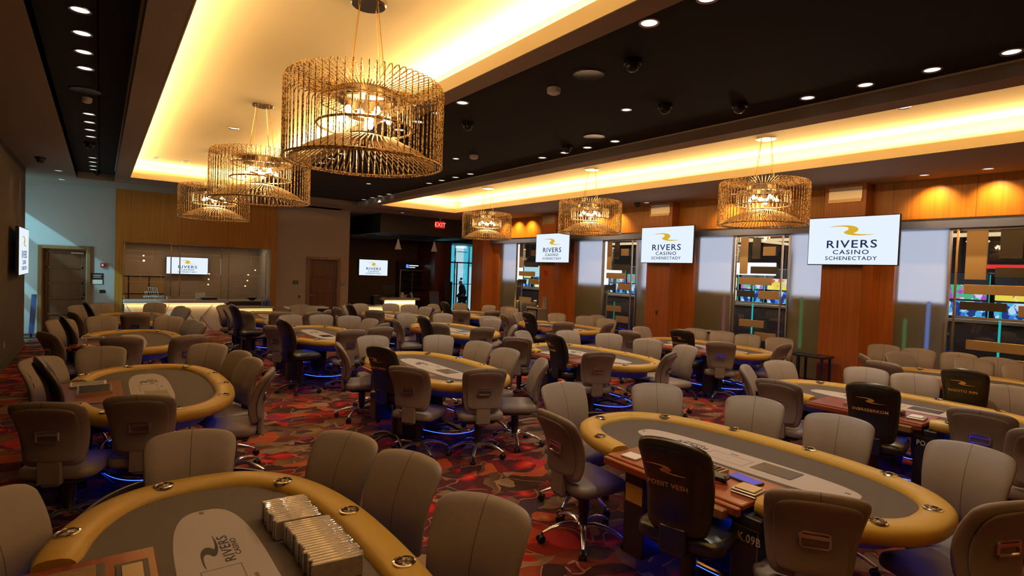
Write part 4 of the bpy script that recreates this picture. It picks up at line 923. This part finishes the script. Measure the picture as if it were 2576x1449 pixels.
    for i in range(len(sk)-1):
        a, b = sk[i], sk[i+1]
        if abs(a[1]-b[1]) < .4: m_.add([(a[0], a[1], .675), (b[0], b[1], .675), (b[0], b[1], .72), (a[0], a[1], .72), (a[0]*.97, a[1]*.985, .675), (b[0]*.97, b[1]*.985, .675), (b[0]*.97, b[1]*.985, .72), (a[0]*.97, a[1]*.985, .72)], [(0, 1, 2, 3), (4, 7, 6, 5), (0, 4, 5, 1), (3, 2, 6, 7)])
    P('led_blocker', m_, 'plastic_black', t)  # lip added under the rail to block sideways LED light from the chairs
    for y in (-.42, .42):
        P('pedestal', MB().lathe([(.24, .0), (.24, .025), (.16, .05), (.14, .10), (.14, .60)], 28), 'wood_burgundy', t, True)
        t.children[-1].location.y = y
    P('foot_led', MB().tube([(x, y, .1515) for x, y in outline(.40, .80, 56, 2.3)[:-1]], .0035, 4, True), 'led_foot', t, label='blue glowing strip under the foot ring')
    P('foot_ring', MB().tube([(x, y, .17) for x, y in outline(.40, .80, 56, 2.3)[:-1]], .016, 8, True), 'chrome', t, True)
    P('cross_beam', MB().box(-.03, .03, -.8, .8, .155, .185).box(-.40, .40, -.45, -.41, .155, .18).box(-.40, .40, .41, .45, .155, .18), 'metal_black', t)
    index_kids(t); return t
t0 = make_table(1)
TABLES = {'L': (.42, 2.27), 'L2': (.40, 6.28), 'L3': (.40, 10.05), 'L4': (.55, 13.75),
          'R': (3.52, 2.13), 'M': (3.36, 6.13), 'M3': (3.15, 9.98), 'T': (3.15, 13.6),
          'R2': (6.62, 2.25), 'M2': (6.05, 6.10), 'M4': (5.85, 9.85), 'F1': (6.05, 13.15),
          'R4': (9.25, 2.05), 'R3': (8.85, 5.98), 'M5': (8.60, 9.65), 'F2': (8.45, 13.15)}
TLAB = {'L': 'gold-railed poker table nearest on the left, cellophane card packs stacked on it', 'L2': 'second gold-railed poker table in the left-hand row', 'L3': 'third gold-railed poker table in the left-hand row', 'L4': 'farthest poker table in the left-hand row, before the marble bar',
        'R': 'large poker table in the right foreground with the purple touch screen', 'M': 'poker table in the middle of the room with a blue-lit foot ring', 'M3': 'poker table behind the middle one, nearer the bar', 'T': 'farthest poker table of the second row, before the centre door',
        'R2': 'poker table directly behind the right foreground table', 'M2': 'poker table right of the middle one, blue glow at its end', 'M4': 'third poker table of the third row from the left', 'F1': 'farthest poker table of the third row, before the host desk',
        'R4': 'rightmost poker table by the window wall, cut by the frame', 'R3': 'poker table before the second wood column', 'M5': 'poker table before the third wood column', 'F2': 'farthest poker table of the right row, before the glass entrance'}
TSHORT = {'L': 'left foreground table', 'L2': 'second table, left row', 'L3': 'third table, left row', 'L4': 'farthest table, left row', 'R': 'right foreground table', 'M': 'middle table', 'M3': 'table behind the middle one',
          'T': 'table before the centre door', 'R2': 'table behind the right foreground one', 'M2': 'table right of the middle one', 'M4': 'third table, third row', 'F1': 'table before the host desk', 'R4': 'rightmost table',
          'R3': 'table before the second column', 'M5': 'table before the third column', 'F2': 'table before the glass entrance'}
NUMS = {'R': 'PK.09B', 'R2': 'PO.08'}
TOBJ = {}
for i, (k, (x, y)) in enumerate(TABLES.items()):
    o = t0 if i == 0 else dup(t0, (x, y, 0), 0)
    o.location = (x, y, 0); o['label'] = TLAB[k]; o['group'] = 'gold-railed poker tables'; TOBJ[k] = o
for k, s_ in NUMS.items():
    o = TOBJ[k]; O('number_plate', text_mesh(s_, .064, 'paper', .8), o, (-.684, -.525, .60), (R(90), 0, R(-90)))
    P('plate_frame', MB().box(-.683, -.681, -.59, -.44, .655, .658).box(-.683, -.681, -.59, -.587, .45, .658), 'brushed', o)
P('notice_label', MB().box(-.663, -.660, .215, .355, .50, .62), 'label_yellow', TOBJ['R'], label='yellow notice on the black drop box')
P('notice_label', MB().box(-.663, -.660, .215, .355, .50, .62), 'label_yellow', TOBJ['M2']); P('notice_label', MB().box(-.663, -.660, .215, .355, .50, .62), 'label_yellow', TOBJ['R3'])

# ---- seat list: table, kind, x, y of the backrest top, facing angle
SEATS = '''
L g 0.44 3.68 -100|L g 1.20 3.20 -152|L g 1.35 2.69 -158|L g 1.37 1.99 -152|L g -0.39 3.08 -42
L2 g -0.47 7.07 -42|L2 d -0.38 5.95 6|L2 g 0.02 7.67 -93|L2 g 1.07 7.55 -125|L2 g 1.28 6.79 -162|L2 g 1.29 6.25 -166|L2 g 1.29 5.56 160|L2 g 0.24 4.90 72|L2 g -0.29 4.92 66
L3 g -0.56 9.42 28|L3 g -0.51 11.27 -52|L3 d -0.40 9.99 6|L3 g 0.02 11.70 -80|L3 g 0.23 8.64 84|L3 g 0.97 8.56 112|L3 g 0.98 11.45 -105|L3 g 1.26 10.76 -160|L3 g 1.31 10.23 -166
L4 g 0.52 12.27 82|L4 g 0.01 15.03 -82|L4 g 1.02 15.02 -112|L4 g -0.32 14.42 -70|L4 d -0.21 13.32 5|L4 g -0.39 12.76 20|L4 g 1.41 13.96 -160|L4 g 1.45 13.41 -166
M g 2.51 7.10 -16|M g 3.20 7.68 -100|M d 2.42 5.60 26|M g 2.54 5.17 35|M g 3.21 4.73 68|M g 4.28 5.82 -168|M g 4.16 4.96 152|M g 4.33 6.56 -160|M g 4.15 7.42 -122
M3 g 2.34 10.40 -10|M3 g 2.28 9.45 42|M3 d 2.24 8.85 12|M3 g 3.01 11.37 -84|M3 g 3.60 11.31 -102|M3 g 4.05 10.93 -116|M3 g 3.22 8.58 86|M3 g 3.83 8.82 92|M3 g 4.22 10.24 -162|M3 g 4.13 9.41 128
T g 2.39 12.54 36|T g 3.04 12.17 82|T g 4.03 14.23 -108|T g 2.25 13.57 -20|T g 2.29 14.24 -50|T d 2.13 12.17 10|T g 4.02 13.32 -162|T g 3.69 12.11 112|T g 4.14 12.57 140
M4 g 4.69 10.11 -12|M4 g 5.43 11.22 -92|M4 d 4.65 8.91 0|M4 g 5.06 9.10 32|M4 g 6.30 11.10 -120|M4 g 5.53 8.27 76|M4 g 6.75 9.76 -150|M4 g 6.99 10.23 -118|M4 g 6.37 8.46 148
F1 g 5.18 12.36 55|F1 g 5.59 11.63 96|F1 g 6.52 14.45 -104|F1 g 4.64 13.40 5|F1 g 5.17 14.06 -65|F1 d 4.59 12.40 0|F1 g 5.66 14.51 -85|F1 g 6.93 13.13 -160|F1 g 6.68 12.06 130|F1 g 6.87 13.97 -120
F2 g 7.22 13.46 0|F2 g 7.70 14.16 -70|F2 d 7.30 12.80 0|F2 g 7.27 11.91 48|F2 g 8.80 14.49 -105|F2 g 8.11 11.72 82|F2 g 9.29 13.60 -155|F2 g 9.29 12.48 -160|F2 g 9.53 12.99 -130
M5 g 7.72 10.69 -18|M5 g 8.40 11.02 -72|M5 d 7.41 9.38 0|M5 g 7.83 8.68 60|M5 g 9.33 10.62 -128|M5 g 9.51 9.77 -140|M5 g 9.46 9.00 -150|M5 g 10.03 9.88 -165|M5 g 8.74 8.26 108
M2 g 5.19 6.82 42|M2 d 5.16 5.92 -2|M2 g 6.67 7.30 -107|M2 g 7.07 6.67 -135|M2 g 7.14 5.88 -142|M2 g 5.28 5.13 64|M2 g 6.22 4.72 110|M2 g 7.06 5.08 174|M2 g 5.82 7.52 -70
R3 g 7.88 6.94 12|R3 g 8.74 7.39 -97|R3 d 7.74 5.68 14|R3 g 9.65 6.76 -140|R3 g 9.74 6.21 -150|R3 g 9.74 5.67 -155|R3 g 9.78 5.09 -155|R3 g 8.09 5.17 32|R3 g 8.99 4.59 92
R g 2.65 3.00 -6|R g 3.41 3.77 -100|R g 4.20 3.33 -134|R g 4.52 2.54 -158|R g 4.51 1.86 -166|R g 4.48 1.06 178|R d 2.42 1.80 14|R g 2.80 1.23 36|R g 3.56 0.66 66
R2 g 6.13 3.58 -70|R2 g 6.91 3.60 -112|R2 g 5.57 2.90 6|R2 g 7.45 2.80 -158|R2 d 5.36 1.96 12|R2 g 7.50 2.32 -155|R2 g 7.64 1.53 -156|R2 g 5.89 1.34 6|R2 g 5.56 0.87 30
R4 g 8.91 3.38 -55|R4 g 8.34 2.94 -8|R4 g 9.79 3.25 -122|R4 d 7.31 1.82 6|R4 g 10.10 2.42 -158|R4 g 10.13 1.89 -160
W g 10.70 3.77 -165|W g 10.65 3.26 -165|W g 10.72 2.75 -168|W g 10.62 2.26 -168
'''
NEAR = ('L', 'R', 'L2', 'M', 'R2', 'M2')
import collections
rows = [r.split() for ln in SEATS.strip().split('\n') for r in ln.split('|')]
ORD = ['nearest', 'second nearest', 'third nearest', 'fourth nearest', 'fifth nearest', 'sixth nearest', 'seventh nearest']
cnt = collections.defaultdict(list)
for r in rows:
    tb, kd, x, y, fa = r[0], r[1], float(r[2]), float(r[3]), float(r[4])
    off = .30
    hx, hy = x+off*cos(R(fa)), y+off*sin(R(fa))
    if tb == 'W': side = 'w'
    elif kd == 'd': side = 'd'
    else:
        tx, ty = TABLES[tb]; dx, dy = (x-tx)/.6, (y-ty)/1.15
        side = 'window side' if dx > 1 and dx > abs(dy)*.95 else 'dealer side' if dx < -1 and -dx > abs(dy)*.95 else ('far end' if dy > 0 else 'near end')
    cnt[(tb, side)].append((y+x*.5, hx, hy, fa, kd, tb))
for (tb, side), lst in cnt.items():
    lst.sort()
    for i, (_, hx, hy, fa, kd, tb2) in enumerate(lst):
        if kd == 'd':
            o = place(dealer_near if tb in NEAR else dealer_far, hx, hy, fa, 'black leather dealer chair at the '+TSHORT[tb], 'black dealer chairs')
            if tb not in NEAR and tb not in ('R4', 'R3', 'M5'): continue
            words = {'R': 'POEIIT VESH', 'R2': 'INBREEBRKOM', 'R4': 'INGOTO INN', 'M2': 'CRL/COIND', 'R3': 'TRRNCYTCRRF', 'M': 'TNNATUININ', 'M5': 'TUNININ', 'L2': 'INGREEM', 'L': 'INGREEM'}[tb]
            O('logo_mark', swoosh_mesh(.105, 'gold_print'), o, (-.378, 0, 1.015), (R(116), 0, R(-90)))
            O('lettering', text_mesh(words, .040, 'gold_print', .95), o, (-.346, 0, .925), (R(110), 0, R(-90)))
            if 0: O('lettering', text_mesh('SCHENECTADY', .02, 'ink_soft', 1.0), o, (-.322, 0, .875), (R(104), 0, R(-90)))
        elif tb == 'W':
            place(far_chair, hx, hy, fa, 'taupe chair parked along the window wall, %s of the four' % ['nearest', 'second', 'third', 'farthest'][i], 'spare chairs along the window wall')
        else:
            pre = 'only' if len(lst) == 1 else ORD[i]
            place(near_chair if tb in NEAR else far_chair, hx, hy, fa, 'taupe chair, %s on the %s, %s' % (pre, side, TSHORT[tb]), 'taupe chairs around the poker tables')

# ------------------------------------------------------------------ things on the near tables
random.seed(11)
pk = MB(); pk.bbox(-.100, .100, -.0105, .0105, 0, .088, .004)
pme = pk.mesh('card_pack', 'cellophane', True, 30)
def packs(x, y0, n, lb, grp, tilt=0, dz=0):
    for i in range(n):
        o = O('card_pack', pme, None, (x+random.uniform(-.006, .006), y0-i*.0225, .7685+dz), (0, 0, R(random.uniform(-1.2, 1.2)+tilt))); tag(o, lb, 'card pack', grp)
packs(.735, 2.80, 12, 'cellophane-wrapped card pack standing in the farther stack on the left foreground table', 'card packs in the farther stack', -3)
packs(.765, 2.51, 19, 'cellophane-wrapped card pack standing in the nearer stack on the left foreground table', 'card packs in the nearer stack', -5)
def on_table(k, lx, ly, name, lb, cat, rz=0):
    tx, ty = TABLES[k]; return thing(name, lb, cat, (tx+lx, ty+ly, .776), rz)
t = on_table('R', -.60, .36, 'note_pad', 'cream square pad on the wooden dealer board of the right foreground table', 'pad', .1); P('pad', MB().bbox(-.055, .055, -.06, .06, 0, .012, .003), 'paper', t)
t = on_table('R', -.33, -.30, 'touch_screen', 'purple lit touch screen lying on the dealer board', 'touch screen', -.12); P('housing', MB().bbox(-.05, .05, -.10, .10, 0, .012, .004), 'plastic_black', t); P('display', MB().box(-.042, .042, -.09, .09, .012, .014), 'screen_purple', t)
t = on_table('R', -.49, -.22, 'badge_reader', 'dark clip-shaped badge reader on a round foot', 'reader', .2); P('foot', MB().lathe([(.05, 0), (.05, .008), (.03, .012), (0, .014)], 20), 'wood_red', t, True); P('head', MB().bbox(-.035, .035, -.06, .06, .012, .05, .012), 'leather_black', t)
t = on_table('R', -.50, -.42, 'card_shoe', 'stack of flat silver card trays with a pale card on top', 'card tray', .08)
P('tray', MB().bbox(-.07, .07, -.075, .075, 0, .012, .004).bbox(-.068, .068, -.073, .073, .014, .028, .004), 'brushed', t); P('top_card', MB().bbox(-.055, .055, -.06, .06, .028, .036, .003), 'plate_gold', t)
t = on_table('L', -.52, .36, 'felt_pad', 'rose-brown pad framed in dark felt on the left foreground dealer board', 'pad'); P('frame', MB().bbox(-.13, .13, -.08, .08, 0, .006, .003), 'felt', t); P('pad', MB().bbox(-.12, .10, -.06, .07, .006, .009, .002), 'wood_frame', t)
t = on_table('L', -.30, .30, 'card_shuffler', 'small olive panel in a dark frame on the left foreground dealer board', 'panel'); P('frame', MB().bbox(-.06, .05, -.12, .09, 0, .006, .003), 'felt', t); P('panel', MB().bbox(-.04, .03, -.11, .06, .006, .010, .002), 'plate_gold', t)
for k, lb in (('L2', 'white card tray with black slots on the dealer board of the second left table'), ('L3', 'white card tray with black slots on the dealer board of the third left table'), ('M', 'white papers on the dealer board of the middle table'), ('M2', 'white papers on the dealer board right of the middle table'), ('R3', 'white papers on the dealer board before the second column')):
    t = on_table(k, -.46, .33, 'card_tray', lb, 'card tray'); P('tray', MB().bbox(-.16, .12, -.09, .11, 0, .02, .004), 'paper', t); P('slots', MB().box(-.14, .10, -.06, -.04, .02, .022).box(-.14, .10, -.0, .02, .02, .022).box(-.14, .1, .06, .08, .02, .022), 'metal_black', t)
t = on_table('R2', -.52, -.25, 'badge_reader', 'dark red reader block on the dealer board behind the right foreground table', 'reader'); P('body', MB().bbox(-.04, .04, -.05, .05, 0, .05, .01), 'wood_burgundy', t); P('base', MB().bbox(-.06, .06, -.07, .07, 0, .008, .003), 'plastic_black', t)
t = on_table('R2', -.52, -.40, 'card_tray', 'pale printed cards on the dealer board behind the right foreground table', 'card tray', .1); P('tray', MB().bbox(-.08, .08, -.07, .07, 0, .02, .004), 'brushed', t); P('cards', MB().bbox(-.06, .06, -.05, .05, .02, .028, .003), 'paper', t)

# ------------------------------------------------------------------ person walking beyond the glass entrance
def skin_obj(name, verts, edges, radii, mat, parent=None, sub=2, root=0):
    me = bpy.data.meshes.new(name); me.from_pydata(verts, edges, []); o = O(name, me, parent)
    md = o.modifiers.new('skin', 'SKIN'); me.skin_vertices.new() if not me.skin_vertices else None
    for i, r_ in enumerate(radii):
        sv = me.skin_vertices[0].data[i]; sv.radius = (r_, r_) if not isinstance(r_, tuple) else r_; sv.use_root = (i == root)
    s2 = o.modifiers.new('sub', 'SUBSURF'); s2.levels = sub; s2.render_levels = sub
    dg = bpy.context.evaluated_depsgraph_get(); m2 = bpy.data.meshes.new_from_object(o.evaluated_get(dg))
    o.modifiers.clear(); o.data = m2; m2.materials.clear(); m2.materials.append(MAT[mat]); m2.shade_smooth(); return o
K = 1.0
pj_ = [(0, 0, .93), (0, -.02, 1.12), (0, -.03, 1.34), (0, -.05, 1.47), (0, -.09, 1.56), (0, -.10, 1.68),      # pelvis..head
       (.20, -.03, 1.40), (.25, -.02, 1.12), (.22, -.18, .92), (-.20, -.03, 1.40), (-.26, .05, 1.13), (-.24, .0, .88),  # arms
       (.10, 0, .86), (.11, -.16, .50), (.11, -.10, .10), (.11, -.26, .05), (-.10, 0, .86), (-.11, .10, .50), (-.11, .32, .14), (-.11, .24, .05)]
pe_ = [(0, 1), (1, 2), (2, 3), (3, 4), (4, 5), (2, 6), (6, 7), (7, 8), (2, 9), (9, 10), (10, 11), (0, 12), (12, 13), (13, 14), (14, 15), (0, 16), (16, 17), (17, 18), (18, 19)]
pr_ = [(.15, .11), (.14, .10), (.16, .11), .055, .075, .09, .06, .042, .03, .06, .042, .03, .085, .055, .04, .035, .085, .055, .04, .035]
per = skin_obj('person', pj_, pe_, pr_, 'skin')
tag(per, 'person in a dark jacket and jeans walking past the glass entrance', 'person')
jk = skin_obj('jacket', [pj_[i] for i in (0, 1, 2, 3, 6, 7, 8, 9, 10, 11)], [(0, 1), (1, 2), (2, 3), (2, 4), (4, 5), (5, 6), (2, 7), (7, 8), (8, 9)], [(.18, .14), (.17, .13), (.19, .14), .08, .08, .062, .05, .08, .062, .05], 'cloth_navy', per)
skin_obj('trousers', [pj_[i] for i in (0, 12, 13, 14, 16, 17, 18)], [(0, 1), (1, 2), (2, 3), (0, 4), (4, 5), (5, 6)], [(.165, .12), .105, .072, .058, .105, .072, .058], 'cloth_jean', per)
skin_obj('hair', [(0, -.06, 1.70), (0, -.08, 1.76), (0, -.12, 1.75)], [(0, 1), (1, 2)], [.10, .085, .075], 'hair', per)
mb = MB(); mb.lathe([(0, -.02), (.012, 0), (0, .02)], 8, Matrix.Translation((.03, -.19, 1.69))); mb.lathe([(0, -.02), (.012, 0), (0, .02)], 8, Matrix.Translation((-.03, -.19, 1.69))); P('eyes', mb, 'hair', per)
for sx in (.22, -.24):
    mb = MB(); y0 = -.2 if sx > 0 else 0.0; z0 = .90 if sx > 0 else .86
    for i in range(4): mb.tube([(sx-.02+.013*i, y0, z0), (sx-.02+.013*i, y0-.01, z0-.05), (sx-.02+.013*i, y0-.02, z0-.085)], .008, 5)
    mb.tube([(sx-.03, y0-.01, z0+.01), (sx-.045, y0-.03, z0-.04)], .008, 5); P('fingers', mb, 'skin', per)
per.location = (12.62, 20.6, 0); per.rotation_euler = (0, 0, R(228)); per.scale = (1.1, 1.1, .93)
